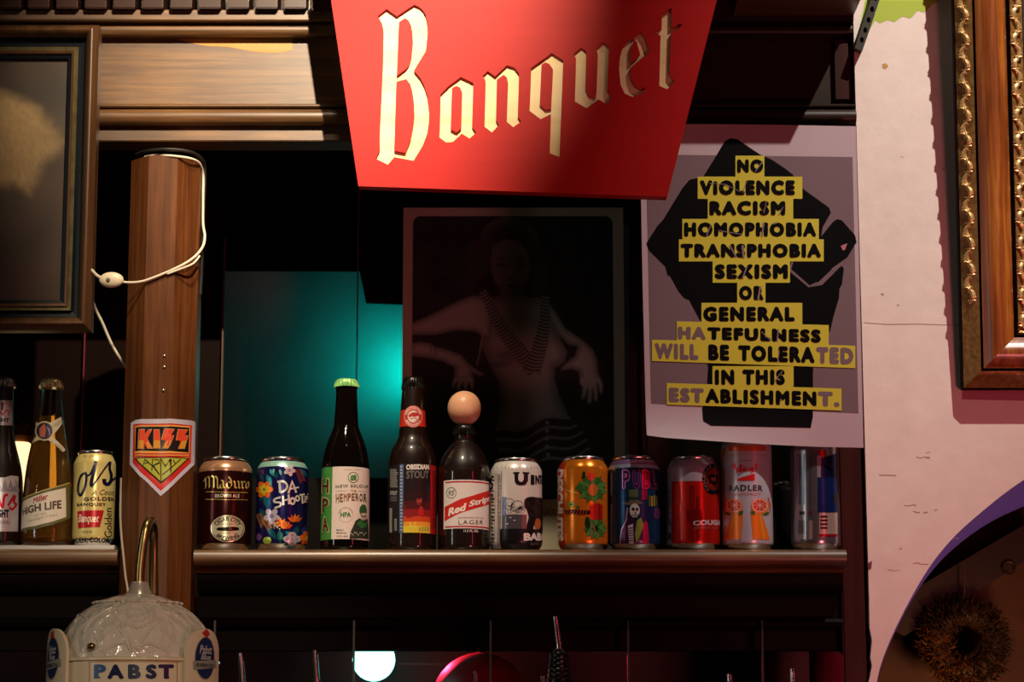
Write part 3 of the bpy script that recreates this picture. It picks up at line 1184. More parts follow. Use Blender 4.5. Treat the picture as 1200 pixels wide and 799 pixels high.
def dancer(u, v):
    x, y = 32 + u * 652, 33 + v * 1042
    # paper border with round inner corners
    bx = max(abs(x - 356) - 272, 0)
    by = max(abs(y - 500) - 420, 0)
    brd = math.hypot(max(abs(x - 356) - 272, 0), max(62 + 20 - y, 0))
    if brd > 24:
        return (.42, .36, .28)
    g = BG + .010 * sm(160, 0, math.hypot(x - 560, y - 700)) + .006 * noise.noise(Vector((x * .02, y * .02, 1)))
    # hair
    hd = math.hypot((x - 345) / 92, (y - 150) / 92)
    curls = math.hypot((x - 428) / 34, (y - 240) / 62)
    curls2 = math.hypot((x - 258) / 42, (y - 190) / 60)
    strand = .5 + .5 * math.sin(math.atan2(y - 110, x - 348) * 34 + .04 * math.hypot(x - 345, y - 150))
    hair = .02 + .045 * sm(.55, .95, hd) * sm(170, 70, y) * (.5 + .5 * strand) + .02 * sm(1, .3, curls) * (.5 + .5 * math.sin(x * .35 + y * .2))
    m = max(sm(1.04, .94, hd), sm(1.1, .85, curls), sm(1.1, .85, curls2))
    g = g + (hair - g) * m
    d = inside(NECK, x, y)
    g = g + (.075 - g) * sm(4, -4, d)
    d = inside(FACE, x, y)
    f = .085 + .05 * sm(300, 400, x) * sm(300, 150, y) - .03 * sm(250, 300, y)
    for ex, ey in ((322, 205), (380, 202)):
        f -= .07 * sm(1, .3, math.hypot((x - ex) / 20, (y - ey) / 10))
        f -= .05 * sm(1, .4, math.hypot((x - ex) / 24, (y - ey + 20) / 5))
    f += .03 * sm(1, .2, math.hypot((x - 350) / 8, (y - 225) / 26)) - .04 * sm(1, .3, math.hypot((x - 350) / 13, (y - 243) / 5))
    f -= .06 * sm(1, .3, math.hypot((x - 352) / 20, (y - 266) / 7))
    g = g + (f - g) * sm(4, -5, d)
    # body
    d = inside(TORSO, x, y)
    if d < 6:
        t = .13 + .05 * sm(300, 420, x) - .055 * sm(1, .1, math.hypot((x - 345) / 62, (y - 470) / 38)) * (1 if y > 460 else .4)
        t += .045 * sm(1, .1, math.hypot((x - 320) / 42, (y - 440) / 36)) + .045 * sm(1, .2, math.hypot((x - 480) / 36, (y - 460) / 46))
        t -= .06 * sm(1, .4, math.hypot((x - 490) / 26, (y - 512) / 12)) + .05 * sm(1, .3, math.hypot((x - 310) / 50, (y - 500) / 14))
        t *= .55 + .45 * sm(-2, -34, d)
        if y > 640:
            w_ = y + .25 * (x - 440) + 9 * math.sin(x * .045)
            dark = sm(648, 668, w_ - 6)
            st = .5 + .5 * math.sin(w_ * .21)
            t = t + ((.018 + .10 * sm(.72, .95, st)) - t) * dark
        g = g + (t - g) * sm(4, -4, d)
    for P_ in (ARM_L, FORE_L, ARM_R):
        d = inside(P_, x, y)
        if d < 5:
            t = .26 if P_ is not ARM_L else .20
            if P_ is FORE_L:
                t = .21 - .09 * sm(1, .4, math.hypot((x - 125) / 16, (y - 455) / 26)) * (.5 + .5 * math.sin(x * .5))
            t *= .45 + .55 * sm(0, -20 if y < 540 else -7, d)
            g = g + (t - g) * sm(3, -3, d)
    # fringe necklace, a wide V of pale leaves
    for (ax, ay, bx_, by_) in ((268, 285, 415, 505), (452, 300, 415, 505)):
        L_ = math.hypot(bx_ - ax, by_ - ay)
        tx, ty = (bx_ - ax) / L_, (by_ - ay) / L_
        a = (x - ax) * tx + (y - ay) * ty
        b = abs((x - ax) * ty - (y - ay) * tx)
        if -5 < a < L_ + 18 and b < 34:
            bow = 12 * math.sin(PI * min(max(a / L_, 0), 1))
            bb = abs(((x - ax) * ty - (y - ay) * tx) + (bow if ax < 400 else -bow))
            w_ = 15 + 14 * a / L_
            if bb < w_:
                l = .5 + .5 * math.sin(a * .62 + bb * .12)
                g = g + ((.012 + .19 * l * l) - g) * sm(w_, w_ - 6, bb) * .9
    # bead strings
    for k in range(2):
        ax, ay, bx_, by_ = ((274, 318, 250, 502), (434, 520, 470, 770))[k]
        t = min(max((y - ay) / (by_ - ay), 0), 1)
        if ay < y < by_:
            mx = ax + (bx_ - ax) * t + (6 * math.sin(t * 3) if k == 0 else 10 * math.sin(t * 5))
            r = 3.2 if k == 0 else 7.5
            per = 7.0 if k == 0 else 23.0
            q = ((y - ay) % per) - per / 2
            dd = math.hypot(x - mx, q)
            g = g + ((.20 if k == 0 else .16) - g) * sm(r, r * .5, dd)
    g = min(g * 1.5, .6)
    return (g * 1.04, g, g * .93)


paint_grid('photo_print', dp, lx, rx, bz, tz_, YP, 217, 347, dancer, painted('dull_photo_paper', 0.5))

# ---- the fist poster
YV = 2.908
zlow, zhi = zz(524, YV), zz(470, YV)
bend = lambda s_, z_: .022 * max(0, min(1, (zhi - z_) / (zhi - zlow))) ** 2 * max(0, min(1, (xx(960, 500, YV) - s_) / .25))
vs_ = PlaneSurf(YV, bend, 0.012)
vp = thing('protest_poster', 'poster of a raised black fist with yellow strips of lettering', 'poster', (xx(880, 520, YV), YV, zlow))
paper = Art(vs_, base=0, gap=0, rough=0.45)
outp = [(749.5, 145), (808, 145.3), (900, 146), (1003, 148), (1007.5, 335), (1012, 524.5), (960, 523.5), (915, 522), (870, 520), (820, 517), (780, 514.5), (757.5, 511.5), (753, 330)]
paper.poly(outp, '#b5a0a4', 0)
paper.build('paper', vp)
bk = Art(vs_, base=-.0006, gap=0, rough=0.7)
bk.poly(outp, '#b9aaa6', 0)
bk.build('paper_back', vp)
pr = Art(vs_, base=.0002, gap=.00012, rough=0.65)
MAUVE, INK, YEL = '#6e575b', mat('#070606', 0.6, name='black_print', spec=0.08), '#c4b82c'
pr.poly([(757, 181), (999, 184), (1006, 484), (763, 473)], MAUVE, 1)
A5, A6 = (745, 140, 3.996), (745, 320, 3.804)
f5 = [(400, 130), (418, 102), (445, 88), (476, 93), (580, 163), (640, 190), (700, 230), (735, 258), (790, 330), (905, 413), (914, 436), (875, 505), (868, 548), (925, 478), (942, 467), (965, 472), (1027, 543), (1034, 575), (985, 655), (920, 700), (848, 768), (815, 785), (872, 775), (965, 682), (974, 700), (966, 770)]
f5 = [(745 + x / 3.996, 140 + y / 3.996) for x, y in f5]
f6 = [(922, 0), (920, 40), (908, 70), (906, 110), (880, 200), (866, 260), (800, 330), (790, 440), (790, 640), (780, 690), (335, 682), (300, 662), (296, 605), (318, 500), (322, 420), (300, 330), (300, 225), (282, 205), (238, 122), (215, 112), (190, 82), (150, 10)]
f6 = [(745 + x / 3.804, 320 + y / 3.804) for x, y in f6]
f5b = [(150, 735), (138, 690), (62, 615), (50, 580), (100, 500), (128, 470), (218, 322), (252, 282), (292, 274), (316, 268), (378, 168)]
f5b = [(745 + x / 3.996, 140 + y / 3.996) for x, y in f5b]
pr.poly(f5 + f6 + f5b, INK, 2)
pr.view(*A5)
pr.stroke([(735, 660), (722, 705), (812, 782), (850, 765)], 9, MAUVE, 3)
pr.poly([(915, 700), (1000, 640), (1005, 655), (925, 715)], MAUVE, 3)
pr.poly([(960, 592), (990, 580), (980, 612), (968, 612)], '#b06a6a', 3)


LN = [0]


def line(T, body, box, rect, shear_y=0.0, cols=None, bold=.08, skew=None):
    pr.view(*T)
    x0, y0, x1, y1 = rect
    d0, d1 = (skew or (0, 0))
    LN[0] += 1
    pr.poly([(x0, y0), (x1, y0 + d0), (x1, y1), (x0, y1 - d1)], YEL, 4 + LN[0] * .25)
    a0, b0, a1, b1 = box
    parts = cols or [(body, INK, 0, 1)]
    for txt, c, u0, u1 in parts:
        qa, qb = a0 + (a1 - a0) * u0, a0 + (a1 - a0) * u1
        sa, sb = (d0) * u0 * .8, (d0) * u1 * .8
        sa2, sb2 = (d1) * u0 * .8 - d1 * .8, (d1) * u1 * .8 - d1 * .8
        pr.text(txt, ((qa, b0 + sa), (qb, b0 + sb), (qb, b1 + sb2), (qa, b1 + sa2)), c, 9, bold, 0, 1.28)


line(A5, 'NO', (475, 187, 597, 250), (467, 170, 602, 270))
line(A5, 'ViOLENCE', (300, 285, 745, 355), (290, 268, 780, 372))
line(A5, 'RACISM', (345, 382, 700, 450), (337, 370, 737, 468))
line(A5, 'HOMOPHOBIA', (226, 482, 845, 550), (218, 466, 857, 562))
line(A5, 'TRANSPHOBIA', (210, 582, 868, 648), (202, 562, 880, 665))
line(A5, 'SEXISM', (370, 678, 712, 748), (360, 664, 722, 765))
line(A6, 'OR', (460, 57, 570, 122), (452, 40, 578, 135))
line(A6, 'GENERAL', (300, 150, 708, 217), (293, 133, 742, 232))
line(A6, '', (188, 238, 825, 312), (183, 215, 860, 327), cols=[('HA', MAUVE, 0, .195), ('TEFULNESS', INK, .205, 1)], skew=(17, 22))
line(A6, '', (84, 312, 970, 408), (72, 297, 978, 424), cols=[('WILL', MAUVE, 0, .22), ('BE', INK, .27, .375), ('TOLERA', INK, .42, .805), ('TED', MAUVE, .813, 1)], skew=(27, 32))
line(A6, 'IN THIS', (352, 430, 665, 500), (342, 415, 703, 514))
line(A6, '', (147, 510, 908, 598), (138, 490, 917, 613), cols=[('EST', MAUVE, 0, .205), ('ABLISHMEN', INK, .212, .865), ('T.', MAUVE, .873, 1)], skew=(25, 27))
pr.view(*A5)
for pts, w in [([(595, 195), (560, 245)], 9), ([(345, 300), (420, 305), (490, 340)], 6), ([(520, 290), (500, 345)], 6), ([(610, 385), (600, 440)], 7), ([(690, 410), (670, 448)], 7),
               ([(350, 500), (330, 548)], 12), ([(385, 520), (500, 540)], 8), ([(600, 482), (590, 548)], 16), ([(640, 490), (665, 485)], 9), ([(440, 590), (470, 645)], 15), ([(500, 590), (505, 648)], 22), ([(520, 690), (500, 745)], 14)]:
    pr.stroke(pts, w * .45, '#7f686b', 11)
pr.view(*A6)
for pts, w in [([(555, 60), (545, 120)], 18), ([(635, 250), (630, 305)], 12), ([(560, 262), (600, 300)], 9), ([(640, 345), (632, 400)], 7), ([(655, 435), (620, 480)], 8), ([(650, 560), (640, 580)], 8)]:
    pr.stroke(pts, w * .45, '#7f686b', 11)
pr.build('printed_design', vp)

# ---- small beige card in place of a poster reflected behind the cans
YK = 3.10
kc = thing('reflection_card', 'beige paper card standing in for a reflected poster behind the white can', 'card', (xx(645, 640, YK), YK, ZS))
x0, x1 = xx(596, 640, YK), xx(690, 640, YK)
MB().box((x0, YK, ZS), (x1, YK + .002, zz(585, YK)), mat('#d6ceb0', 0.6, name='reflection_beige')).build('reflection_sheet', kc)
cd = Art(PlaneSurf(YK), 430, 430, 3.473, rough=0.6)
cd.text('GAUCHO', (716, 575, 800, 605), '#8d7a52', 1, .02)
cd.build('reflection_print', kc)

# ================================================================== cans and bottles
ALU = mat('#c9c6c2', 0.25, 1.0, name='brushed_aluminium')
DARKALU = mat('#6e6a66', 0.32, 1.0, name='shaded_aluminium')


def can(label, xc, Rpx, ytop, lid_px, body, group='beer cans lined up on the shelf', Y=YC, ybase=645.5, xref=590, zbase=None, tall=False, shoulder=15, name='beer_can', yshoulder=None):
    k = PX(Y, xref)
    R = Rpx * k
    zb = ZS if zbase is None else zbase
    p = at(xc, xref, Y)
    H = zz(ytop + 3.0, Y) - zb
    rl = lid_px * k
    sh = shoulder * k
    root = thing(name, label, 'can', (p.x, Y, zb), group)
    c = (p.x, Y, zb)
    prof = [(R * .70, .0008), (R * .76, 0), (R * .80, .0008), (R * .90, .0045), (R * .975, .0085), (R, .0125)]
    n_al = 4
    prof += [(R, H * .5), (R, H - sh)]
    for j in range(1, 9):
        t = j / 8
        prof.append((R - (R - rl * .985) * (t ** 1.7 * .75 + .25 * t), H - sh + (sh - .0045) * t))
    MB().lathe(prof, lambda i: ALU if i < n_al else body, 72, c).build('can_body', root, smooth=45)
    lid = [(rl * .97, H - .0048), (rl * 1.0, H - .004), (rl * 1.015, H - .002), (rl * 1.0, H - .0003), (rl * .97, H), (rl * .93, H - .0008), (rl * .91, H - .005), (rl * .2, H - .006), (0.0001, H - .006)]
    lo = MB().lathe(lid, ALU, 64, c, False, False).build('can_lid', root, smooth=60)
    return root, LatheSurf(p.x, Y, [(r, z + zb) for r, z in prof], R)


def can_kw(a):
    return a


def ink(surf, metal=.55, rough=.27, coat=.0, gap=.00010):
    return Art(surf, base=.00012, gap=gap, metal=metal, rough=rough)


def body_ink(c, metal=.55, rough=.27, **kw):
    return mat(c, rough, metal, name='can_lacquer_' + c.lstrip('#'), **kw)


# ---- yellow banquet can by the post
can1, su = can('cream yellow can with dark blue script standing on the white liner', 110, 24.5, 526.5, 20, body_ink('#d9c87e', .25), ybase=640, zbase=ZS + LY, shoulder=16)
a = ink(su, .2).view(75, 520, 6.386)
NAVY = '#141138'
a.stroke([(150, 218), (125, 245), (110, 300), (106, 350), (118, 384), (135, 372), (158, 320), (168, 260), (165, 225), (152, 215)], [16, 20], NAVY, 2, 4)
a.stroke([(165, 240), (195, 228), (218, 185), (236, 138)], [10, 20], NAVY, 2, 4)
a.ell(236, 142, 13, 13, NAVY, 2, 14)
a.stroke([(238, 140), (226, 200), (209, 265), (205, 305), (218, 312)], [22, 28], NAVY, 2, 4)
a.stroke([(215, 312), (250, 265), (290, 205), (330, 150), (346, 132)], [12, 12], NAVY, 2, 4)
a.stroke([(346, 132), (340, 185), (352, 230), (350, 275), (328, 302), (304, 292), (300, 262)], [18, 30], NAVY, 2, 4)
a.stroke([(352, 280), (372, 262), (386, 250)], 12, NAVY, 2, 3)
a.text('A Coors', (205, 345, 372, 385), '#4a3620', 2, 0, .35)
a.text('GOLDEN', (148, 402, 372, 430), '#3a2a18', 2, .035, 0, 1.15)
a.text('BANQUET', (98, 445, 312, 472), '#3a2a18', 2, .035, 0, 1.12)
a.poly([(100, 505), (298, 498), (268, 622), (108, 632)], '#b01820', 2)
a.text('Banquet', (108, 528, 262, 606), '#ecd6c0', 3, .02, .35)
a.text('BEER', (138, 650, 212, 668), '#6a6a40', 2)
a.text('GOLDEN, COLORADO', (40, 715, 440, 758), '#2a2014', 2, .03)
a.vtext('Golden', (300, 480, 355, 700), '#3a1a18', 2, .0)
a.text('EST. 1873', (148, 86, 222, 100), '#8a7a50', 2)
a.build('printed_design', can1)

# ---- Maduro brown ale
can2, su = can('dark maroon brown ale can beside the post with gold blackletter', 263.5, 31.5, 534.5, 25.5, body_ink('#3a1414', .75, .22))
a = ink(su, .6, .25).view(225, 525, 6.147)
zA, zB = su.hit(263, 546)[1], su.hit(263, 551)[1]
a.band(zB, su.prof[-1][0] - .001, '#b98a6a', 1)
G = '#e3d27c'
# black letter 'Maduro'
def bl(strokes):
    for st in strokes:
        a.nib(st, G, 3, 9, -7)
bl([[(86, 240), (98, 214), (118, 204), (126, 222), (126, 284), (116, 294)], [(100, 218), (102, 280), (94, 292)], [(126, 214), (142, 198), (158, 210), (158, 286)], [(158, 206), (172, 202), (184, 222), (184, 280), (192, 292)]])
bl([[(200, 240), (214, 230), (226, 242), (226, 276), (236, 288)], [(224, 254), (204, 264), (202, 282), (214, 290), (226, 278)]])
bl([[(262, 206), (276, 222), (284, 240), (284, 272), (268, 290), (252, 278), (250, 254), (266, 240), (282, 252)]])
bl([[(298, 236), (308, 244), (308, 278), (320, 290), (332, 280)], [(328, 236), (336, 246), (336, 280), (344, 290)]])
bl([[(352, 238), (360, 248), (360, 282), (368, 290)], [(362, 250), (372, 238), (380, 246)]])
bl([[(400, 242), (388, 252), (386, 278), (396, 290), (406, 280), (408, 256), (400, 242)]])
a.stroke([(98, 316), (250, 318), (402, 322)], 3, G, 2)
a.stroke([(98, 370), (250, 372), (402, 374)], 3, G, 2)
a.text('BROWN ALE', (166, 330, 342, 358), '#e8dcc0', 2, .04, 0, 1.1)
a.ell(257, 580, 122, 98, '#d9d2b0', 2, 28)
a.ell(257, 580, 114, 91, '#2b2018', 3, 28)
a.ell(257, 580, 110, 87, '#d9d2b0', 4, 28)
a.arc('CIGAR CITY', 257, 580, 92, 70, 30, -68, 68, '#2b2018', 5, .03)
a.arc('BREWING', 257, 580, 90, 70, 30, 128 + 105, 128 - 1, '#2b2018', 5, .03, True)
a.text('TAMPA BAY, FLORIDA', (196, 543, 312, 555), '#4a4030', 5)
a.text('TAMPA  FL', (205, 606, 308, 618), '#4a4030', 5)
a.poly([(172, 584), (190, 572), (230, 570), (300, 566), (334, 572), (338, 590), (300, 596), (230, 598), (190, 594)], '#1a1210', 5)
a.poly([(262, 570), (286, 568), (288, 597), (264, 598)], '#7a3a20', 6)
a.text('EST 2009', (340, 178, 400, 200), '#1e0c0c', 2)
a.build('printed_design', can2)

# ---- floral can
can3, su = can('dark blue floral can with brushed white lettering and orange flowers', 330.5, 30.3, 535, 25, body_ink('#1d1c5c', .6, .25))
a = ink(su, .45, .28).view(295, 525, 6.147)
TEAL, TEAL2, ORG, YLW = '#1f8f92', '#0e5560', '#e8721e', '#e6c02c'
zt = su.hit(330, 546)[1]
a.band(zt, su.prof[-1][0] - .001, '#9fd0c2', 1)
rnd = random.Random(11)
for x, y, L, w_, an, c in [(110, 190, 95, 34, 1.2, TEAL), (90, 300, 90, 40, 1.9, TEAL2), (130, 150, 70, 26, 1.0, TEAL), (100, 330, 120, 46, 1.4, '#1a6f84'), (180, 170, 60, 24, 1.6, TEAL2), (60, 180, 70, 30, 1.2, '#27505a'),
                           (60, 430, 90, 34, 1.1, TEAL2), (120, 570, 110, 40, 1.0, TEAL2), (200, 590, 100, 40, 1.5, '#12655a'), (240, 600, 90, 34, .6, TEAL), (330, 560, 100, 38, 1.9, TEAL2), (380, 560, 90, 34, 1.7, '#27408a'), (230, 700, 80, 30, -.4, TEAL2), (320, 690, 70, 30, 2.7, TEAL),
                           (350, 150, 80, 30, .9, '#1a6f84'), (200, 150, 50, 20, 1.3, '#7fc8c0'), (160, 145, 44, 18, 1.7, '#7fc8c0')]:
    a.leaf(x, y, L, w_, an, c, 2)
for x0, y0, an in [(330, 150, 1.2), (50, 470, 1.2), (80, 500, 1.0)]:
    for j in range(7):
        px_, py_ = x0 + j * 14 * math.cos(an), y0 + j * 14 * math.sin(an)
        for sgn in (-1, 1):
            a.leaf(px_, py_, 34, 6, an + sgn * .9, '#b04a3a' if x0 > 200 else '#c8863a', 3)
a.flower(92, 298, 62, ORG, '#9acb3a', 4, 6)
a.flower(92, 298, 38, YLW, '#5a9a3a', 6, 6, .5)
a.flower(145, 490, 58, '#c9bcd0', '#8a7aa0', 4, 5, .3)
a.flower(272, 160, 42, '#d8cfd4', '#a89ab0', 4, 5, .1)
for cx_, cy_, r in [(208, 540, 60), (245, 560, 52), (310, 510, 56)]:
    for k in range(5):
        a.leaf(cx_, cy_ + r * .4, r * 1.1, r * .42, -PI / 2 + (k - 2) * .5, [ORG, '#d2541a', '#f08a2a'][k % 3], 5)
a.flower(395, 650, 52, ORG, YLW, 4, 6, .2)
for k in range(14):
    a.ell(180 + rnd.uniform(-20, 22), 560 + rnd.uniform(-24, 24), 5, 5, '#e8dfb0', 6, 8)
a.ell(113, 665, 30, 26, '#a6c04a', 4)
for dx, dy in ((-34, 0), (34, 0), (0, -28), (0, 28)):
    a.ell(290 + dx, 655 + dy, 30, 24, '#b9b2c0', 4, 14)
    a.text('D', (282 + dx, 648 + dy, 298 + dx, 662 + dy), '#2a2860', 5)
a.ell(55, 640, 18, 26, '#7a4a9a', 4)
W_ = '#e6e2de'
# brushed capitals DA / SHOOTZ!
a.stroke([(200, 242), (206, 322)], 17, W_, 8)
a.stroke([(184, 244), (228, 240), (254, 268), (244, 300), (206, 322)], 15, W_, 8, 4)
a.stroke([(262, 326), (290, 242), (318, 322)], 15, W_, 8)
a.stroke([(268, 296), (336, 282)], 12, W_, 8)
a.stroke([(208, 354), (168, 368), (166, 388), (206, 394), (206, 416), (166, 432)], 14, W_, 8, 4)
a.stroke([(224, 344), (228, 412)], 14, W_, 8)
a.stroke([(264, 334), (268, 404)], 14, W_, 8)
a.stroke([(224, 380), (268, 368)], 11, W_, 8)
a.ell(292, 382, 21, 29, W_, 8, 18, 0, .45)
a.ell(326, 362, 18, 24, W_, 8, 18, 0, .4)
a.stroke([(340, 338), (378, 332)], 12, W_, 8)
a.stroke([(358, 336), (362, 400)], 12, W_, 8)
a.stroke([(372, 350), (390, 344), (374, 394), (394, 386)], 9, W_, 8)
a.stroke([(398, 324), (396, 372)], 6, W_, 8)
a.build('printed_design', can3)

# ---- Uinta / baba can
can4, su = can('white and black can with a dark bear between stubby bottle and orange can', 605, 30.3, 536, 25.3, body_ink('#d8d2cc', .2, .3))
a = ink(su, .15, .3).view(568, 525, 6.143)
BK = '#17151a'
a.band(su.hit(605, 642)[1] - .002, su.hit(605, 619)[1], BK, 1)
a.rect(36, 180, 122, 722, '#cfc9c2', 2)
a.stroke([(123, 165), (123, 720)], 3, '#55505a', 3)
a.stroke([(84, 170), (84, 715)], 2, '#8a858a', 3)
rnd = random.Random(5)
for y in range(190, 705, 10):
    a.rect(92, y, 92 + rnd.uniform(12, 26), y + 5, '#6a656a', 3)
for y in range(200, 700, 26):
    a.rect(46 + rnd.uniform(0, 5), y, 46 + rnd.uniform(16, 30), y + rnd.uniform(9, 20), '#3a363c', 3)
a.stroke([(58, 200), (44, 240), (60, 262), (44, 300)], 9, BK, 4, 4)
# wordmark
a.poly([(205, 172), (250, 172), (250, 182), (241, 184), (241, 226), (252, 242), (270, 242), (281, 226), (281, 184), (272, 182), (272, 172), (320, 174), (320, 184), (311, 186), (311, 236), (292, 264), (262, 268), (232, 262), (216, 240), (215, 184), (205, 182)], BK, 3)
a.poly([(330, 192), (356, 193), (356, 262), (330, 262)], BK, 3)
a.text('NTA', (362, 194, 470, 262), BK, 3, .07)
# sketchy hills, trees and bear
a.rect(125, 350, 155, 580, '#7a86b0', 2)
a.rect(125, 478, 300, 580, '#4a454c', 2)
a.rect(265, 478, 300, 580, '#7a4a52', 3)
for cx_, cy_, r in [(175, 400, 42), (235, 420, 46), (160, 440, 34), (215, 450, 30), (262, 440, 30)]:
    a.ell(cx_, cy_, r, r * .95, '#4c464e', 3, 18, 0, .93)
    for k in range(9):
        x, y = cx_ + rnd.uniform(-.6, .6) * r, cy_ + rnd.uniform(-.6, .6) * r
        a.stroke([(x, y), (x + rnd.uniform(-9, 9), y + rnd.uniform(4, 14))], 2.2, '#5a545c', 3)
a.leaf(185, 430, 50, 12, -1.1, BK, 4)
a.leaf(235, 440, 44, 16, -.5, BK, 4)
for x, y in [(185, 500), (165, 545), (215, 520)]:
    a.rect(x - 8, y - 3, x + 8, y + 3, '#d8d2cc', 4)
a.poly([(285, 380), (300, 358), (335, 350), (370, 354), (405, 360), (440, 380), (440, 600), (400, 600), (370, 560), (350, 560), (345, 600), (312, 600), (300, 560), (315, 500), (300, 440), (286, 420)], '#1d1618', 4, smooth=3)
for k in range(24):
    x, y = 310 + rnd.uniform(0, 110), 370 + rnd.uniform(0, 150)
    a.stroke([(x, y), (x + rnd.uniform(-10, 10), y + 22)], 3, '#4a3230', 5)
a.ell(380, 545, 22, 40, '#b0602c', 5)
a.text('BABA', (280, 612, 425, 668), '#e0dad4', 3, .06)
a.text('BLACK LAGER', (330, 680, 470, 700), '#8a8488', 3)
for k in range(14):
    x = 70 + k * 26
    a.stroke([(x, 148), (x + rnd.uniform(-6, 6), 132)], 3, '#6a666a', 3)
a.build('printed_design', can4)

# ---- orange can
can5, su = can('orange can with green hop drawing and red side band', 683.5, 29.7, 534, 24.8, body_ink('#e8861e', .55, .25))
a = ink(su, .4, .28).view(645, 525, 6.147)
zt = su.hit(683, 548)[1]
a.band(su.hit(683, 640)[1], su.prof[-1][0] - .002, '#c03a1c', 1, su.hit(651, 600)[0], su.hit(661.5, 600)[0])
a.vtext('DESCHUTES', (50, 152, 95, 672), '#e8dccb', 3, .05, up=False)
LG, DG = '#3e7a34', '#173a1c'
def hopcone(cx, cy, r, sc):
    a.ell(cx, cy, r, r * .92, DG, 3, 20)
    for k in range(11):
        an = 2 * PI * k / 11 + .2
        a.leaf(cx + r * .25 * math.cos(an), cy + r * .25 * math.sin(an), r * .95, r * .5, an, LG if k % 2 else '#5a9a44', 4)
    for k in range(6):
        an = 2 * PI * k / 6
        a.stroke([(cx + r * .2 * math.cos(an), cy + r * .2 * math.sin(an)), (cx + r * .75 * math.cos(an + .3), cy + r * .75 * math.sin(an + .3))], 4, '#101a10', 5)
hopcone(300, 292, 92, 1)
hopcone(322, 580, 72, 1)
a.ell(305, 300, 34, 44, '#c4763a', 6, 16)
a.ell(290, 205, 26, 30, '#d2442c', 6, 14)
a.poly([(175, 290), (205, 255), (235, 262), (215, 310)], LG, 5)
a.poly([(225, 225), (235, 165), (252, 172), (250, 215)], DG, 5)
a.poly([(252, 500), (275, 490), (290, 560), (268, 590), (248, 550)], DG, 5)
a.poly([(285, 412), (340, 395), (375, 410), (375, 505), (330, 520), (288, 505)], '#c0281e', 6)
a.rect(345, 400, 358, 515, '#8a1814', 7)
a.stroke([(110, 465), (160, 455), (220, 462), (285, 462)], 30, '#2a1410', 5)
for k in range(7):
    a.stroke([(118 + 22 * k, 480), (134 + 22 * k, 446)], 5, '#c8502a', 6)
a.stroke([(120, 300), (160, 320), (200, 325)], 8, '#d8c078', 4)
a.flower(150, 405, 26, '#8a9a3a', DG, 4, 5)
a.leaf(180, 420, 40, 16, .3, LG, 4)
a.stroke([(310, 560), (320, 600), (345, 630)], 6, '#c08a4a', 7)
a.build('printed_design', can5)

# ---- dark blue can with the top-hatted skeleton
can6, su = can('dark blue can with a grinning skeleton in a top hat', 743, 30.0, 533, 25, body_ink('#143a5e', .55, .27))
a = ink(su, .4, .28).view(705, 525, 6.147)
zt = su.hit(743, 543.5)[1]
a.band(zt, su.prof[-1][0] - .001, '#8a6a90', 1)
a.band(su.hit(743, 547.5)[1], zt, '#9fb6c4', 1)
a.text('BONITA SOUR', (215, 85, 370, 104), '#e6dce4', 3, .03)
PK = '#e0245c'
for x0, ch, c in [(148, 'P', '#c86aa8'), (222, 'U', '#7a3a78'), (290, 'B', PK), (345, 'L', '#7a1a3a')]:
    a.text(ch, (x0, 152, x0 + 58, 296), c, 3, .09)
    a.text(ch, (x0 + 7, 162, x0 + 52, 286), '#2a1a4a' if ch != 'B' else '#a0143c', 4, .01)
BONE = '#c9cfc0'
a.poly([(196, 300), (262, 296), (268, 378), (198, 384)], '#5a6a48', 5)
a.rect(196, 352, 266, 372, '#2a3a2a', 6)
a.poly([(150, 398), (200, 384), (268, 378), (300, 398), (255, 408), (195, 412)], '#6a6250', 6)
a.ell(238, 448, 36, 50, BONE, 6, 20)
a.ell(228, 440, 11, 13, '#14181c', 7, 12)
a.ell(255, 442, 9, 13, '#14181c', 7, 12)
a.ell(243, 466, 5, 8, '#14181c', 7, 10)
a.poly([(218, 478), (262, 476), (252, 512), (236, 518), (222, 504)], '#14181c', 7)
for k in range(5):
    a.stroke([(222 + 8 * k, 480), (224 + 7 * k, 500)], 4, BONE, 8)
a.poly([(185, 420), (215, 500), (260, 540), (285, 510), (300, 560), (312, 690), (130, 690), (140, 590), (175, 520)], '#3a1c3a', 5)
a.poly([(255, 520), (285, 500), (300, 560), (280, 620), (250, 690), (240, 620)], '#7f9a3a', 6)
a.poly([(190, 560), (226, 545), (232, 690), (200, 690)], '#d0ccd0', 6)
for k in range(6):
    a.stroke([(192, 580 + 18 * k), (228, 574 + 18 * k)], 7, '#2a1428', 7)
a.stroke([(188, 430), (178, 520), (145, 590), (138, 690)], 7, '#c8a0c8', 7)
a.stroke([(170, 560), (165, 690)], 8, '#7a2a5a', 7)
a.poly([(298, 540), (312, 522), (330, 540), (338, 690), (296, 690)], '#b01c4c', 6)
a.rect(290, 300, 328, 372, '#8a1440', 4)
for k in range(4):
    a.rect(336 + 17 * k, 340 + 6 * (k % 2), 349 + 17 * k, 418, ['#4a5a3a', '#b8842a', '#7a8a3a', '#5a4a2a'][k], 4)
a.ell(330, 470, 60, 56, '#1c2450', 3)
a.ell(395, 470, 22, 44, '#5a2a5a', 4)
a.rect(66, 180, 82, 340, '#56789a', 3)
a.rect(66, 400, 84, 690, '#56789a', 3)
for k in range(16):
    a.rect(68, 410 + 17 * k, 80, 418 + 17 * k, '#1a3a58', 4)
a.build('printed_design', can6)

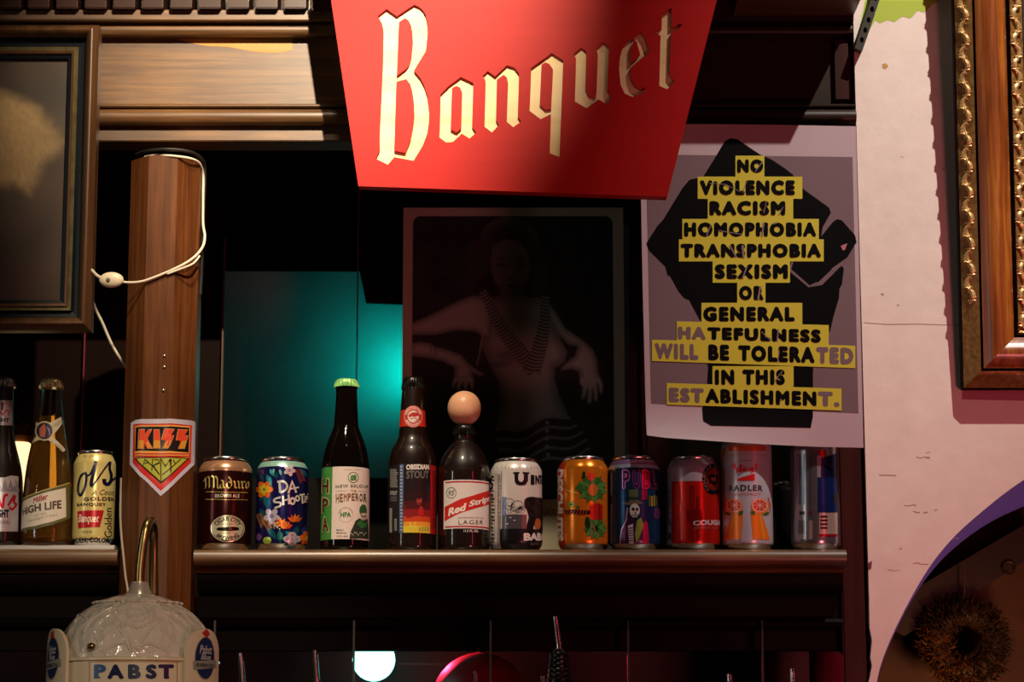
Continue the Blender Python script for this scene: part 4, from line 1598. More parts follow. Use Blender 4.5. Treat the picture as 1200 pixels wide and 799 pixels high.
# ---- red can with dark badge
can7, su = can('red and grey can with round black badge under the fist poster', 812, 31, 533.5, 25.5, body_ink('#b3aab6', .55, .25), group='beer cans lined up on the shelf')
a = ink(su, .55, .25).view(775, 520, 6.147)
a.rect(75, 272, 440, 715, '#b81c10', 1)
a.band(su.hit(812, 636)[1], su.hit(812, 563.5)[1], '#b81c10', 1, su.hit(788, 600)[0], .055)
for x0, x1, y0, c in [(100, 128, 290, '#d8301c'), (160, 180, 280, '#d03020'), (200, 240, 300, '#8a1a12'), (250, 272, 380, '#7a120e')]:
    a.rect(x0, y0, x1, 705, c, 2)
a.ell(372, 255, 78, 112, '#16100f', 3, 26)
a.ell(372, 255, 54, 80, '#8a2418', 4, 22)
a.arc('COUGAR BREWING', 372, 255, 66, 95, 16, -150, 150, '#a89a90', 5)
a.poly([(330, 240), (360, 215), (400, 225), (410, 262), (380, 300), (345, 285)], '#2a1210', 5)
a.poly([(355, 245), (385, 240), (392, 262), (365, 270)], '#c0442a', 6)
a.text('COUGAR', (226, 552, 425, 590), '#d8d2d0', 3, .06)
a.text('AMBER ALE', (232, 597, 400, 614), '#a86a60', 3, .02)
a.poly([(180, 480), (280, 470), (300, 540), (240, 600), (190, 560)], '#7a120e', 3)
a.stroke([(132, 300), (140, 420), (150, 470), (142, 560), (150, 690)], 9, '#5a1a14', 3, 4)
a.rect(38, 200, 76, 720, '#c4bfc6', 2)
rnd = random.Random(8)
for y in range(330, 560, 9):
    a.rect(50, y, 50 + rnd.uniform(8, 20), y + 5, '#4a464e', 3)
a.text('C', (55, 560, 74, 590), '#2a262c', 3, .05)
a.rect(52, 640, 70, 690, '#5a565e', 3)
a.stroke([(86, 120), (80, 190), (78, 270)], 9, '#d8d4dc', 2)
a.build('printed_design', can7)

# ---- grapefruit radler, tall can
can8, su = can('tall white grapefruit radler can half hidden under the fist poster', 875.5, 29.8, 508, 25.5, body_ink('#b9bcc4', .3, .3))
a = ink(su, .25, .3).view(835, 515, 5.913)
RD = '#c8201c'
# black letter 'Stiegl'
def b2(st, w_=12):
    for q in st:
        a.nib(q, RD, 3, w_ * 1.15, -10)
b2([[(176, 160), (150, 168), (150, 190), (172, 206), (172, 230), (146, 242)]], 17)
b2([[(194, 172), (194, 214), (202, 222)], [(184, 188), (206, 184)], [(216, 192), (216, 214), (222, 220)], [(240, 192), (230, 202), (232, 216), (246, 216)], [(230, 204), (244, 200)],
    [(270, 192), (258, 200), (260, 214), (272, 212)], [(274, 190), (276, 226), (262, 240)], [(300, 164), (302, 206)]])
a.ell(216, 180, 4, 4, RD, 3, 8)
for k in range(6):
    a.poly([(170 + 20 * k, 284), (170 + 20 * k, 270 - 6 * k), (192 + 20 * k, 268 - 6 * k), (192 + 20 * k, 283)], RD, 3)
a.text('RADLER', (118, 318, 345, 358), '#26202a', 3, .02, 0, 1.15)
a.text('GRAPEFRUIT', (135, 368, 335, 390), '#c89088', 3, .02, 0, 1.1)
a.text('SALZBURG', (185, 142, 270, 150), '#5a5058', 3)
a.stroke([(100, 112), (240, 98), (380, 116)], 4, '#c0685a', 3)
a.rect(110, 40, 370, 80, '#c05a30', 2)
a.poly([(40, 90), (100, 50), (70, 180), (44, 190)], '#c8642c', 2)
for sx in (0, 1):
    X = lambda x: x if not sx else 478 - x
    a.poly([(X(140), 515), (X(212), 515), (X(198), 690), (X(82), 696)], '#e07a1c', 3)
    a.stroke([(X(150), 520), (X(120), 690)], 8, '#f0a03a', 4)
    a.ell(X(150), 462, 62, 56, '#dd7a3c', 4, 22)
    a.ell(X(152), 456, 52, 46, '#f0c8a8', 5, 22)
    a.ell(X(152), 456, 46, 40, '#c8483c', 6, 22)
    for k in range(8):
        an = PI * k / 4
        a.stroke([(X(152), 456), (X(152 + 44 * math.cos(an)), 456 + 38 * math.sin(an))], 3, '#f0c8a8', 7)
    a.leaf(X(185), 520, 40, 26, -.7 if not sx else -2.4, '#3a6a2c', 7)
    a.leaf(X(90), 505, 45, 26, .4 if not sx else 2.7, '#3a6a2c', 3)
    a.stroke([(X(95), 400), (X(80), 470), (X(92), 520)], 8, '#b0602c', 3, 3)
a.build('printed_design', can8)

# ---- silver and blue can at the far right
can9, su = can('tall silver and blue can at the far right end of the shelf', 955, 29, 506, 25, body_ink('#9a979c', .85, .22))
a = ink(su, .6, .25).view(900, 515, 5.92)
a.rect(185, 70, 262, 690, '#9fa2a8', 1)
for x, c in [(195, '#6a7078'), (215, '#5c6570'), (243, '#4f6a7c')]:
    a.rect(x, 100, x + 14, 450, c, 2)
rnd = random.Random(4)
for y in range(110, 450, 8):
    a.rect(290, y, 290 + rnd.uniform(4, 12), y + 4, '#55585e', 2)
    a.rect(197, y, 197 + rnd.uniform(6, 13), y + 4, '#b8bcc2', 3)
a.rect(218, 498, 256, 520, '#3a3c42', 2)
for k in range(5):
    a.rect(212 + 9 * k, 560, 217 + 9 * k, 655, '#44464c', 2)
a.rect(285, 495, 305, 515, '#8a2a2a', 2)
a.rect(282, 560, 310, 690, '#b8a89c', 1)
BL = '#16306e'
a.rect(345, 265, 480, 505, BL, 2)
a.poly([(350, 72), (400, 72), (400, 110), (372, 128), (350, 110)], '#8a1c14', 2)
a.rect(340, 110, 366, 262, '#a8a4a4', 2)
a.poly([(366, 130), (480, 90), (480, 265), (366, 265)], '#141c48', 2)
a.rect(355, 508, 480, 655, '#c4b4a8', 2)
a.rect(355, 655, 480, 672, '#b01c1c', 3)
for k in range(4):
    a.rect(362, 528 + 26 * k, 412, 542 + 26 * k, '#3a2422', 3)
a.text('ZERO', (362, 455, 412, 486), '#0c1c4a', 3)
a.ell(462, 408, 20, 36, '#2a2a3a', 3)
a.stroke([(385, 130), (410, 175), (440, 185), (450, 160)], 4, '#4a58a0', 3, 3)
a.build('printed_design', can9)

# ---- dark can added in place of a mirror reflection
reflection_can, su = can('plain black can standing in for a reflection between radler can and silver blue can', 925, 25, 563, 21, body_ink('#141210', .4, .3), Y=3.06, ybase=645, shoulder=12)

# ================================================================== bottles
AMBER = mat('#1c0a04', 0.05, name='brown_glass', trans=0.35, ior=1.5, coat=0.5, coat_rough=0.4)
AMBER2 = mat('#0d0806', 0.05, name='dark_brown_glass', trans=0.2, ior=1.5)
CLEAR = mat('#f4f2ea', 0.02, name='clear_glass', trans=1.0, ior=1.5)
CAPS = {}


def crown(root, c, z0, z1, r, m):
    """crimped crown cap"""
    mb = MB()
    h = z1 - z0
    seg = 84
    rows = [(r * 1.00, 0, .085), (r * 1.0, h * .25, .075), (r * .97, h * .55, .04), (r * .93, h * .80, .0), (r * .80, h * .95, 0), (r * .5, h, 0), (.0001, h, 0)]
    o = 0
    vs, fs = [], []
    for rr, z, amp in rows:
        for k in range(seg):
            an = 2 * PI * k / seg
            q = rr * (1 + amp * math.cos(21 * an))
            vs.append((c[0] + q * math.cos(an), c[1] + q * math.sin(an), z0 + z))
    for i in range(len(rows) - 1):
        for k in range(seg):
            k2 = (k + 1) % seg
            fs.append([i * seg + k, i * seg + k2, (i + 1) * seg + k2, (i + 1) * seg + k])
    fs.append(list(range(seg))[::-1])
    mb.add(vs, fs, m)
    return mb.build('crown_cap', root, smooth=50)


def bottle(label, xc, xref, prof_px, glass, cap=None, group='beer bottles lined up on the shelf', zbase=None, Y=YC, cap_px=None, fill=None, fill_y=None):
    """prof_px: (photo row, half width in pixels) from the base up"""
    p = at(xc, xref, Y)
    zb = ZS if zbase is None else zbase
    root = thing('beer_bottle', label, 'bottle', (p.x, Y, zb), group)
    k = PX(Y, xref)
    prof = [(r * k, zz(y, Y)) for y, r in prof_px]
    z_off = prof[0][1] - zb
    R0 = max(r for r, z in prof)
    pr_ = [(R0 * .55, zb + .004), (R0 * .75, zb + .0004), (R0 * .90, zb), (R0 * .97, zb + .002), (R0, zb + .006)] + prof[1:]
    dense = []
    body = smooth_line([Vector((r, z)) for r, z in pr_[4:]], 4)
    pr2 = pr_[:4] + [(v.x, v.y) for v in body]
    c = (p.x, Y, 0)
    if fill:
        th = .0022
        inn = [(max(r - th, .001), z) for r, z in pr2 if z > zb + .004]
        inn[0] = (inn[0][0] * .8, zb + .006)
        MB().lathe(pr2, glass, 72, c).build('glass_bottle', root, smooth=60)
        zt = zz(fill_y, Y)
        liq = [(r, z) for r, z in inn if z < zt]
        liq.append((LatheSurf(0, 0, inn, R0).R(zt), zt))
        MB().lathe(liq, fill, 64, c).build('beer', root, smooth=60)
    else:
        MB().lathe(pr2, glass, 72, c).build('glass_bottle', root, smooth=60)
    if cap:
        y0, y1, rp = cap_px
        crown(root, c, zz(y1, Y) - .0005, zz(y0 + 1.5, Y), rp * k, cap)
    return root, LatheSurf(p.x, Y, pr2, R0), c


SILVERCAP = mat('#8d8a86', 0.3, 0.9, name='steel_crown')
# ---- light beer bottle cut by the frame edge
bt1, su, c = bottle('brown bottle with silver label cut off at the left edge', -1.0, 590, [(638, 27), (625, 27.5), (600, 27.5), (575, 27), (560, 26), (548, 24), (536, 21), (524, 17.5), (512, 14.8), (500, 13.8), (480, 13), (458, 12), (453, 11.6)], AMBER, SILVERCAP, zbase=ZS + LY, cap_px=(441, 453.5, 13.6))
a = Art(su, rough=.35, metal=.5).view(0, 430, 3.633)
LB = '#c2bdc0'
a.rect(-80, 470, 76, 700, LB, 1)
a.poly([(20, 470), (45, 462), (78, 466), (74, 520), (40, 520)], '#d8d4d6', 2)
for x in (-20, 5, 30, 52):
    a.poly([(x, 530), (x + 14, 478), (x + 30, 530)], '#9a96a0', 2)
a.stroke([(-30, 590), (-10, 545), (-2, 575), (12, 600)], 11, '#c01c30', 3, 3)
a.stroke([(12, 600), (18, 550), (34, 545)], 11, '#c01c30', 3, 3)
a.stroke([(34, 590), (62, 545), (58, 575), (68, 585), (52, 606), (40, 596)], 10, '#c01c30', 3, 3)
a.text('LIGHT', (-30, 606, 38, 642), '#1c1a24', 3, .06)
a.text('BEER', (-20, 655, 40, 668), '#6a666e', 3)
a.build('body_label', bt1)
a = Art(su, rough=.35, metal=.5).view(0, 430, 3.633)
a.rect(-45, 142, 52, 248, '#b4b0b2', 1)
a.stroke([(-12, 212), (4, 190), (12, 204), (22, 186), (40, 188), (36, 206)], 5, '#b01c2c', 2, 3)
a.text('LIGHT', (-28, 218, 38, 236), '#2a262c', 2, .05)
a.poly([(4, 150), (18, 150), (14, 185), (6, 185)], '#7a2434', 2)
a.build('neck_label', bt1)

# ---- clear champagne-style bottle
BEER = mat('#c89238', 0.05, name='golden_beer', trans=0.8, ior=1.33)
bt2, su, c = bottle('clear bottle of golden beer with white and green label', 56.5, 560, [(637, 29), (620, 29.2), (600, 29), (580, 28.3), (560, 27), (540, 24.6), (520, 21), (505, 18.2), (490, 15.6), (475, 13.6), (462, 12.5), (455, 12.3)], CLEAR, mat('#cfc08a', 0.32, 0.7, name='pale_gold_crown'), zbase=ZS + LY, cap_px=(442.5, 455, 13.8), fill=BEER, fill_y=489)
a = Art(su, rough=.45).view(20, 430, 3.633)
OL = '#5a5a34'
a.poly([(14, 570), (60, 545), (130, 520), (222, 492), (228, 640), (150, 672), (80, 690), (16, 705)], OL, 1)
a.poly([(16, 582), (60, 556), (130, 532), (206, 514), (208, 638), (150, 658), (80, 676), (18, 692)], '#d6cdbc', 2)
a.stroke([(14, 570), (60, 545), (130, 520), (222, 492)], 4, '#b8a860', 3)
a.text('Miller', ((66, 560), (130, 536), (134, 562), (70, 582)), '#a02a30', 3, .03, .3)
a.text('HIGH LIFE', ((26, 604), (188, 566), (188, 602), (26, 634)), '#4a3a2c', 3, .035)
a.text('EST 1903', ((76, 628), (124, 618), (124, 628), (76, 638)), '#a89a84', 3)
a.text('Champagne of Beers', ((46, 652), (170, 622), (170, 636), (48, 664)), '#a89a84', 3)
a.build('body_label', bt2)
a = Art(su, rough=.45).view(20, 430, 3.633)
for q in ([(78, 232), (98, 240), (205, 352), (196, 362), (150, 322), (100, 290), (80, 250)], [(60, 330), (66, 318), (140, 236), (186, 212), (192, 236), (150, 290), (96, 310)]):
    a.poly(q, '#c9bfa4', 1)
a.ell(117, 272, 40, 42, '#c9b88c', 2)
a.ell(117, 272, 34, 36, '#2c2440', 3)
a.poly([(96, 262), (118, 240), (124, 268), (118, 300), (98, 296)], '#b0604a', 4)
for k in range(4):
    a.stroke([(124 + 4 * k, 252 + 6 * k), (140, 268 + 8 * k)], 3, '#8a84a4', 4)
a.text('HIGH', ((150, 246), (184, 222), (188, 236), (154, 260)), '#8a8068', 3)
a.text('LIFE', ((150, 312), (196, 350), (190, 360), (144, 322)), '#8a8068', 3)
a.build('neck_label', bt2)

# ---- green capped hemp ale
bt3, su, c = bottle('brown bottle with bright green cap and white and green label', 404.5, 590, [(643, 28.4), (630, 28.6), (600, 28.6), (570, 28.4), (548, 27.8), (538, 26.6), (528, 24.6), (518, 21.6), (510, 18.6), (503, 15.6), (500, 14.9), (498, 14.4), (475, 13.0), (456, 12.2), (453, 12.2)], AMBER2, mat('#8fc878', 0.35, 0.3, name='green_crown'), cap_px=(443, 453.5, 14))
a = Art(su, rough=.45).view(370, 535, 6.657)
WH, GRN = '#ddd0c8', '#3f8a3a'
z0, z1 = su.hit(404, 631.5)[1], su.hit(404, 546.5)[1]
a.band(z0, z1, WH, 0, su.hit(376.6, 590)[0], .046)
a.band(z0, z1, GRN, 1, su.hit(376.4, 590)[0], su.hit(389, 590)[0])
for ch, y0 in (('H', 172), ('P', 322), ('A', 470)):
    a.text(ch, (48, y0 - 6, 108, y0 + 122), '#c8b48a', 2, .05)
    a.text(ch, (54, y0 + 2, 102, y0 + 114), '#4a2a1c', 3, .03)
a.ell(292, 162, 42, 43, '#3f7a48', 2, 22, 0, .88)
a.ell(285, 165, 16, 22, '#5a8a5a', 3)
a.ell(304, 158, 12, 18, '#3f7a48', 3)
a.stroke([(268, 180), (318, 180)], 4, '#3f7a48', 3)
a.text('NEW BELGIUM', (156, 222, 404, 246), '#4a5a4c', 2, .01, 0, 1.1)
a.text('THE', (272, 258, 314, 278), '#b07a4a', 2, .02)
a.stroke([(162, 268), (258, 266)], 2, '#a89a8a', 2)
a.stroke([(326, 268), (398, 272)], 2, '#a89a8a', 2)
TX = text2d('HEMPEROR', .03)
for i, ch in enumerate('HEMPEROR'):
    u = i / 8
    x0 = 158 + 242 * u
    a.text(ch, (x0, 290 - 4 * math.sin(PI * u), x0 + 25, 362 - 18 * math.sin(PI * u)), ['#8a6a3a', '#7a5a34', '#9a5a3a', '#8a4a34', '#7a4a34', '#6a4a3a', '#5a4a3a', '#5a4a3a'][i], 2, .035)
a.ell(234, 452, 58, 60, '#c89a8a', 2, 26, 0, .97)
a.arc('PALE ALE WITH', 234, 452, 52, 54, 8, -80, 80, '#b0948a', 3)
a.text('HPA', (192, 432, 274, 472), '#3f7a48', 3, .04)
a.text('BOLDLY', (162, 566, 218, 578), '#5a5450', 2, .03)
a.text('BREWED ALE', (162, 590, 238, 600), '#5a5450', 2, .03)
a.text('12 FL OZ', (164, 615, 250, 627), '#6a645e', 2, .02)
a.text('NATURALLY BREWED', (222, 97, 350, 108), '#a89a94', 2)
DK = '#28302a'
a.poly([(338, 425), (342, 395), (362, 372), (384, 376), (394, 400), (396, 440), (380, 452), (345, 448)], '#2f5a34', 3)
a.poly([(352, 440), (392, 440), (390, 475), (372, 492), (354, 474)], '#b8ae9c', 4)
a.stroke([(350, 462), (372, 470), (394, 460)], 7, DK, 5)
a.poly([(310, 500), (340, 480), (372, 500), (404, 482), (410, 640), (262, 640), (270, 590), (290, 545)], DK, 3)
a.poly([(318, 520), (350, 490), (376, 520), (400, 500), (396, 545), (350, 560)], '#2f6a34', 4)
for k in range(9):
    a.ell(275 + 14 * k, 600 + 10 * math.sin(k * 2.0), 5, 7, '#a8a094', 5, 8)
a.build('body_label', bt3)

# ---- obsidian stout
bt4, su, c = bottle('dark stout bottle with black cap, red neck band and sunset label', 483, 590, [(644, 28.2), (630, 28.4), (600, 28.4), (565, 28.4), (550, 28.2), (541, 27.6), (533, 26.4), (526, 24.0), (520, 20.2), (514, 17.4), (508, 16.2), (490, 15.0), (470, 13.8), (457, 13.0), (455, 12.6)], mat('#2a1206', 0.05, name='warm_brown_glass', trans=0.6, ior=1.5, coat=0.5, coat_rough=0.4), mat('#17130f', 0.3, 0.4, name='black_crown'), cap_px=(440.5, 456, 12.9))
a = Art(su, rough=.4).view(445, 535, 6.653)
z0, z1 = su.hit(483, 624)[1], su.hit(483, 543.5)[1]
S = lambda x: su.hit(x, 590)[0]
a.band(z0, z1, '#18151a', 0, -.049, .047)
a.band(z0, z1, '#41587e', 1, S(445 + 155 / 6.653), S(445 + 185 / 6.653))
for k in range(20):
    y = 70 + k * 26
    a.rect(160, y, 178, y + 14, '#9aa6bc', 2)
a.band(z0, z1, '#a81820', 1, S(445 + 393 / 6.653), S(445 + 446 / 6.653))
sa, sb = S(445 + 186 / 6.653), S(445 + 392 / 6.653)
zs_ = [z0 + (z1 - z0) * t for t in (0, .10, .16, .24, .34, .46, .6, 1)]
for i, cc in enumerate(['#d8c23a', '#e0962a', '#c4441c', '#8a1c18', '#4a1014', '#2a0c12', '#1c1016']):
    a.band(zs_[i], zs_[i + 1], cc, 1, sa, sb)
a.vtext('DESCHUTES', (408, 110, 436, 560), '#7a1018', 3, .04, up=False)
a.text('OBSIDIAN', (206, 62, 384, 104), '#dcd8d0', 3, .05)
a.text('STOUT', (208, 112, 380, 172), '#6e6a66', 3, .03)
a.poly([(192, 420), (240, 405), (275, 430), (270, 465), (220, 478), (190, 455)], '#8a1c24', 3)
a.poly([(296, 450), (305, 400), (320, 382), (338, 400), (345, 455), (318, 465)], '#b0242a', 3)
a.poly([(280, 330), (330, 322), (322, 372), (300, 384), (288, 365)], '#7a2a2c', 3)
a.ell(298, 348, 6, 6, '#d0604a', 4, 8)
a.ell(318, 346, 6, 6, '#d0604a', 4, 8)
a.ell(190, 395, 16, 18, '#6a2030', 3, 14, 0, .6)
a.stroke([(232, 512), (242, 530), (240, 556)], 8, '#e8d060', 4)
a.stroke([(280, 512), (270, 530), (272, 556)], 8, '#e8d060', 4)
for k in range(4):
    a.rect(304 + 21 * k, 548, 320 + 21 * k, 578, '#a89a44', 4)
rnd = random.Random(2)
for k in range(12):
    y = 92 + 12.5 * k
    a.rect(82, y + 5 - k * .3, 144 - rnd.uniform(0, 12), y + 12 - k * .3, '#8a8886', 2)
a.text('STOUT', (82, 268, 138, 300), '#a8a6a4', 2, .05)
for k in range(3):
    a.rect(84, 312 + 14 * k, 136, 318 + 14 * k, '#6a6866', 2)
a.rect(78, 400, 98, 590, '#8f8d8a', 2)
a.rect(116, 485, 134, 575, '#9a9894', 2)
for k in range(5):
    a.rect(118, 495 + 16 * k, 132, 502 + 16 * k, '#2a282c', 3)
a.build('body_label', bt4)
a = Art(su, rough=.4).view(445, 435, 7.264)
zr0, zr1 = su.hit(482, 499)[1], su.hit(482, 479.5)[1]
a.band(zr0, zr1, '#c8301c', 0)
a.ell(285, 385, 82, 94, '#c03028', 1, 26)
a.ell(285, 385, 76, 88, '#e0cfc4', 2, 26, 0, .96)
a.arc('DESCHUTES', 285, 385, 62, 72, 18, -75, 75, '#e6d8d0', 3, .02)
a.arc('BREWERY', 285, 385, 62, 72, 18, 245, 115, '#e6d8d0', 3, .02, True)
a.ell(285, 385, 46, 52, '#d8ccc4', 3, 22)
a.poly([(246, 372), (280, 350), (318, 352), (336, 375), (300, 388), (268, 384), (252, 398)], '#b02820', 4)
a.poly([(262, 345), (290, 332), (312, 345), (290, 352)], '#d8ccc4', 5)
a.stroke([(262, 405), (300, 398), (320, 418), (300, 430)], 7, '#b85a50', 4, 3)
a.build('neck_label', bt4)

# ---- stubby with red stripe label
bt5, su, c = bottle('stubby brown bottle with red stripe label balancing an egg', 543.7, 590, [(644, 30.4), (630, 30.6), (600, 30.6), (560, 30.6), (552, 30.2), (545, 28.9), (538, 26.2), (531, 22.4), (526, 19.0), (521, 15.0), (518.5, 12.2), (512, 11.8), (509, 11.8)], AMBER, mat('#12100f', 0.3, 0.4, name='black_crown'), cap_px=(496.5, 510, 12.8))
a = Art(su, rough=.45).view(508, 540, 6.944)
z0, z1 = su.hit(543, 619)[1], su.hit(543, 562)[1]
S = lambda x: su.hit(508 + x / 6.944, 590)[0]
a.band(z0, z1, '#dcd6d2', 0, S(84), .041)
hh = z1 - z0
for t0, t1 in ((.945, .975), (.025, .055)):
    a.band(z0 + hh * t0, z0 + hh * t1, '#b02028', 1, S(96), .0405)
a.poly([(92, 376), (150, 345), (220, 310), (300, 288), (380, 262), (452, 238), (456, 350), (380, 374), (300, 398), (220, 424), (150, 458), (92, 492)], '#c4261c', 1)
a.text('Red', ((116, 392), (268, 340), (272, 400), (122, 452)), '#ece4de', 2, .045, .22)
a.text('Stripe', ((284, 330), (452, 272), (456, 340), (288, 388)), '#ece4de', 2, .04, .22)
a.ell(146, 260, 40, 46, '#3a3436', 1, 24, 0, .90)
a.text('95', (122, 240, 172, 282), '#4a4446', 2, 0, .3)
a.text('JAMAICAN STYLE', (198, 458, 402, 474), '#6a5f5c', 2)
a.text('LAGER', (204, 484, 402, 518), '#4a3f3c', 2, .0, 0, 1.2)
a.text('11.2 FL. OZ.', (246, 560, 366, 580), '#cfc8c0', 2, .03)
a.build('body_label', bt5)
egg_c = Vector((c[0], c[1], 0))
ke = PX(YC, 478)
ez = zz(478.2, YC)
bm = bmesh.new()
bmesh.ops.create_uvsphere(bm, u_segments=40, v_segments=28, radius=1)
for v in bm.verts:
    t = v.co.z
    f = 1 + (.02 if t > 0 else -.03) * t
    v.co = Vector((v.co.x * 19.6 * ke * f, v.co.y * 19.6 * ke * f, t * 20.3 * ke))
    v.co += Vector((c[0], c[1], ez))
tag(MB().bm(bm, mat('#e6b08a', 0.38, name='brown_eggshell', bump=0.06, bscale=700)).build('egg', None, (c[0], c[1], ez - 20.3 * ke), smooth=60), 'pale brown egg balanced on the cap of the stubby bottle', 'egg')

# ================================================================== sticker on the post
st = thing('band_sticker', 'shield shaped KISS ARMY sticker on the octagonal post', 'sticker', tuple(psurf.pos(*psurf.hit(189, 579), 0)))
a = Art(psurf, base=.0003, gap=.00012, rough=.35).view(145, 480, 7.263)
a.poly([(62, 112), (100, 88), (220, 80), (350, 78), (470, 82), (560, 90), (612, 116), (608, 300), (605, 455), (590, 475), (455, 605), (315, 735), (180, 600), (52, 466), (56, 300)], '#b9b3c4', 0)
a.poly([(84, 124), (200, 120), (340, 118), (470, 122), (580, 134), (574, 300), (570, 450), (445, 570), (315, 690), (195, 575), (78, 448), (80, 300)], '#c02a22', 1)
a.poly([(98, 140), (330, 132), (562, 142), (556, 410), (96, 410)], '#d89a4a', 2)
a.poly([(106, 152), (330, 145), (556, 154), (550, 364), (330, 352), (100, 352)], '#14100e', 3)
for y in (376, 396):
    a.rect(100, y - 5, 556, y + 5, '#c02a22', 3)
a.poly([(96, 410), (330, 406), (556, 412), (318, 628)], '#14100e', 3)
a.poly([(112, 417), (330, 413), (538, 418), (318, 612)], '#a8a83a', 4)
L1, L2 = '#d8482a', '#d0902e'
K_ = [(130, 166), (182, 166), (178, 214), (212, 166), (244, 166), (202, 246), (250, 332), (200, 332), (178, 284), (176, 336), (122, 336)]
I_ = [(256, 166), (306, 166), (314, 332), (252, 332)]
S1 = [(346, 160), (432, 166), (398, 216), (428, 216), (378, 332), (328, 332), (356, 262), (318, 258)]
S2 = [(456, 165), (546, 170), (516, 216), (546, 220), (516, 334), (458, 334), (482, 266), (440, 262)]
for q in (K_, I_, S1, S2):
    a.poly(q, '#c8a070', 4)
    cx_, cy_ = sum(p[0] for p in q) / len(q), sum(p[1] for p in q) / len(q)
    a.poly([(cx_ + (x - cx_) * .90, cy_ + (y - cy_) * .95) for x, y in q], L1, 5)
for q in ([(132, 262), (172, 262), (168, 330), (130, 330)], [(206, 270), (238, 326), (204, 326), (190, 280)], [(258, 262), (308, 262), (310, 328), (258, 328)], [(366, 268), (400, 262), (374, 328), (336, 328)], [(492, 268), (530, 262), (512, 328), (466, 328)]):
    a.poly(q, L2, 6)
for q, w_ in [([(168, 478), (180, 422), (240, 474)], 7), ([(176, 456), (214, 450)], 6), ([(240, 520), (246, 424), (300, 428), (304, 452), (250, 476), (304, 550)], 8),
              ([(318, 606), (316, 416), (356, 482), (396, 418), (396, 536)], 8), ([(416, 424), (434, 458)], 7), ([(480, 420), (330, 552)], 7)]:
    a.stroke(q, w_, '#1a1610', 6)
a.build('printed_design', st)

# ================================================================== cables
WHITE_W = mat('#cfc4b0', 0.5, name='cream_cable')
BLACK_W = mat('#171412', 0.5, name='black_cable')
yf = pcy - PW


def wire(name, label, cat, pts, r, m, parent=None):
    w = smooth_line([at(x, y, Y) for x, y, Y in pts], 8)
    mb = MB().tube(w, r, m, 8)
    if parent is not None:
        return mb.build(name, parent)
    return tag(mb.build(name, None, tuple(w[0])), label, cat)


sw = thing('inline_switch_cable', 'cream cable with inline switch wrapped round the wooden post', 'cable', tuple(at(130, 328, yf - .006)))
wire('cable', None, None, [(100, 311, 2.905), (107, 316, yf - .003), (114, 323, yf - .005), (122, 327, yf - .006)], .0019, WHITE_W, sw)
wire('cable', None, None, [(140, 330, yf - .006), (152, 331, yf - .004), (165, 330, yf - .004), (178, 326, yf - .004), (200, 317, yf - .003), (218, 308, yf - .001), (230, 299, yf + .010), (238, 288, yf + .024), (240, 276, yf + .034), (238, 262, yf + .038), (238, 230, yf + .036), (238, 205, yf + .034), (234, 192, yf + .020), (224, 186, yf + .004), (205, 183, yf - .001), (185, 182, yf + .006), (170, 184, yf + .03)], .0016, WHITE_W, sw)
wire('cable', None, None, [(196, 321, yf - .003), (212, 315, yf - .003), (226, 309, yf - .001), (234, 300, yf + .01)], .0013, WHITE_W, sw)
p = at(130.5, 328, yf - .007)
mb = MB()
mb.ellipsoid(p, (.0150, .0055, .0098), mat('#d8ccb0', 0.4, name='cream_switch_shell'), 24, 14)
mb.build('switch_body', sw)
mb = MB().ellipsoid(p + Vector((-.003, -.0050, -.001)), (.0028, .0016, .0028), mat('#6a604c', 0.5, name='switch_screw'), 12, 8)
mb.build('switch_screw', sw)
wire('power_cable', 'black cable coiled round the top of the octagonal post', 'cable', [(160, 181, yf + .03), (172, 177, yf + .006), (195, 175, yf - .004), (222, 178, yf + .004), (236, 186, yf + .022), (240, 200, yf + .036), (239, 240, yf + .04), (237, 300, yf + .044), (235, 345, yf + .048)], .0022, BLACK_W)
wire('hanging_cable', 'pale cable drooping behind the post below the painting', 'cable', [(100, 325, 2.905), (106, 345, 2.935), (112, 362, 2.96), (120, 378, 2.965), (132, 405, 2.965), (149, 432, 2.962), (156, 441, 2.955)], .0018, WHITE_W)
wire('thin_cable', 'thin pale cable running down the left side of the post to the glass dome', 'cable', [(142, 560, yf + .03), (141, 600, yf + .02), (142, 625, yf + .012), (144.5, 650, yf - .004), (147, 675, yf - .012), (150, 694, yf - .02), (152, 720, yf - .03)], .0014, mat('#8f7f70', 0.5, name='dusty_cable'))

# ================================================================== glass dome tap lamp
YD = 2.62
kd = PX(YD, 740)
dx, dz0 = xx(160, 760, YD), zz(880, YD)
dome = thing('beer_lamp', 'cut glass dome lamp with cream Pabst band in front of the post', 'lamp', (dx, YD, dz0))
GLS = cut_glass('cut_glass', '#e6dac8')
GLS2 = mat('#e6dac8', 0.1, name='cut_glass_ridge', trans=0.3, coat=.8)
CREAM = mat('#d9c8a8', 0.28, name='cream_plastic', coat=.4)
pd = [(880, 90), (790, 91), (765, 91), (750, 88.5), (736, 83), (724, 74.5), (714, 64), (706, 52), (700, 41), (695, 27), (693.5, 18), (692, 14)]
prof = [(r * kd, zz(y + 4, YD)) for y, r in pd]
dprof = [(v.x, v.y) for v in smooth_line([Vector(q) for q in prof], 4)]
MB().lathe(dprof, GLS, 96, (dx, YD, 0)).build('glass_dome', dome, smooth=60)
dsurf = LatheSurf(dx, YD, dprof, 91 * kd)


def dpt(px_, py_, off):
    s_, z_ = dsurf.hit(px_, py_)
    return dsurf.pos(s_, z_, off)


def ridge(name, pts, r, m=GLS2, closed=False):
    q = [dpt(60 + x / 6, 670 + y / 6, -.0002) for x, y in smooth_line(pts, 5, closed)]
    if closed:
        q.append(q[0])
    return MB().tube(q, r, m, 8)


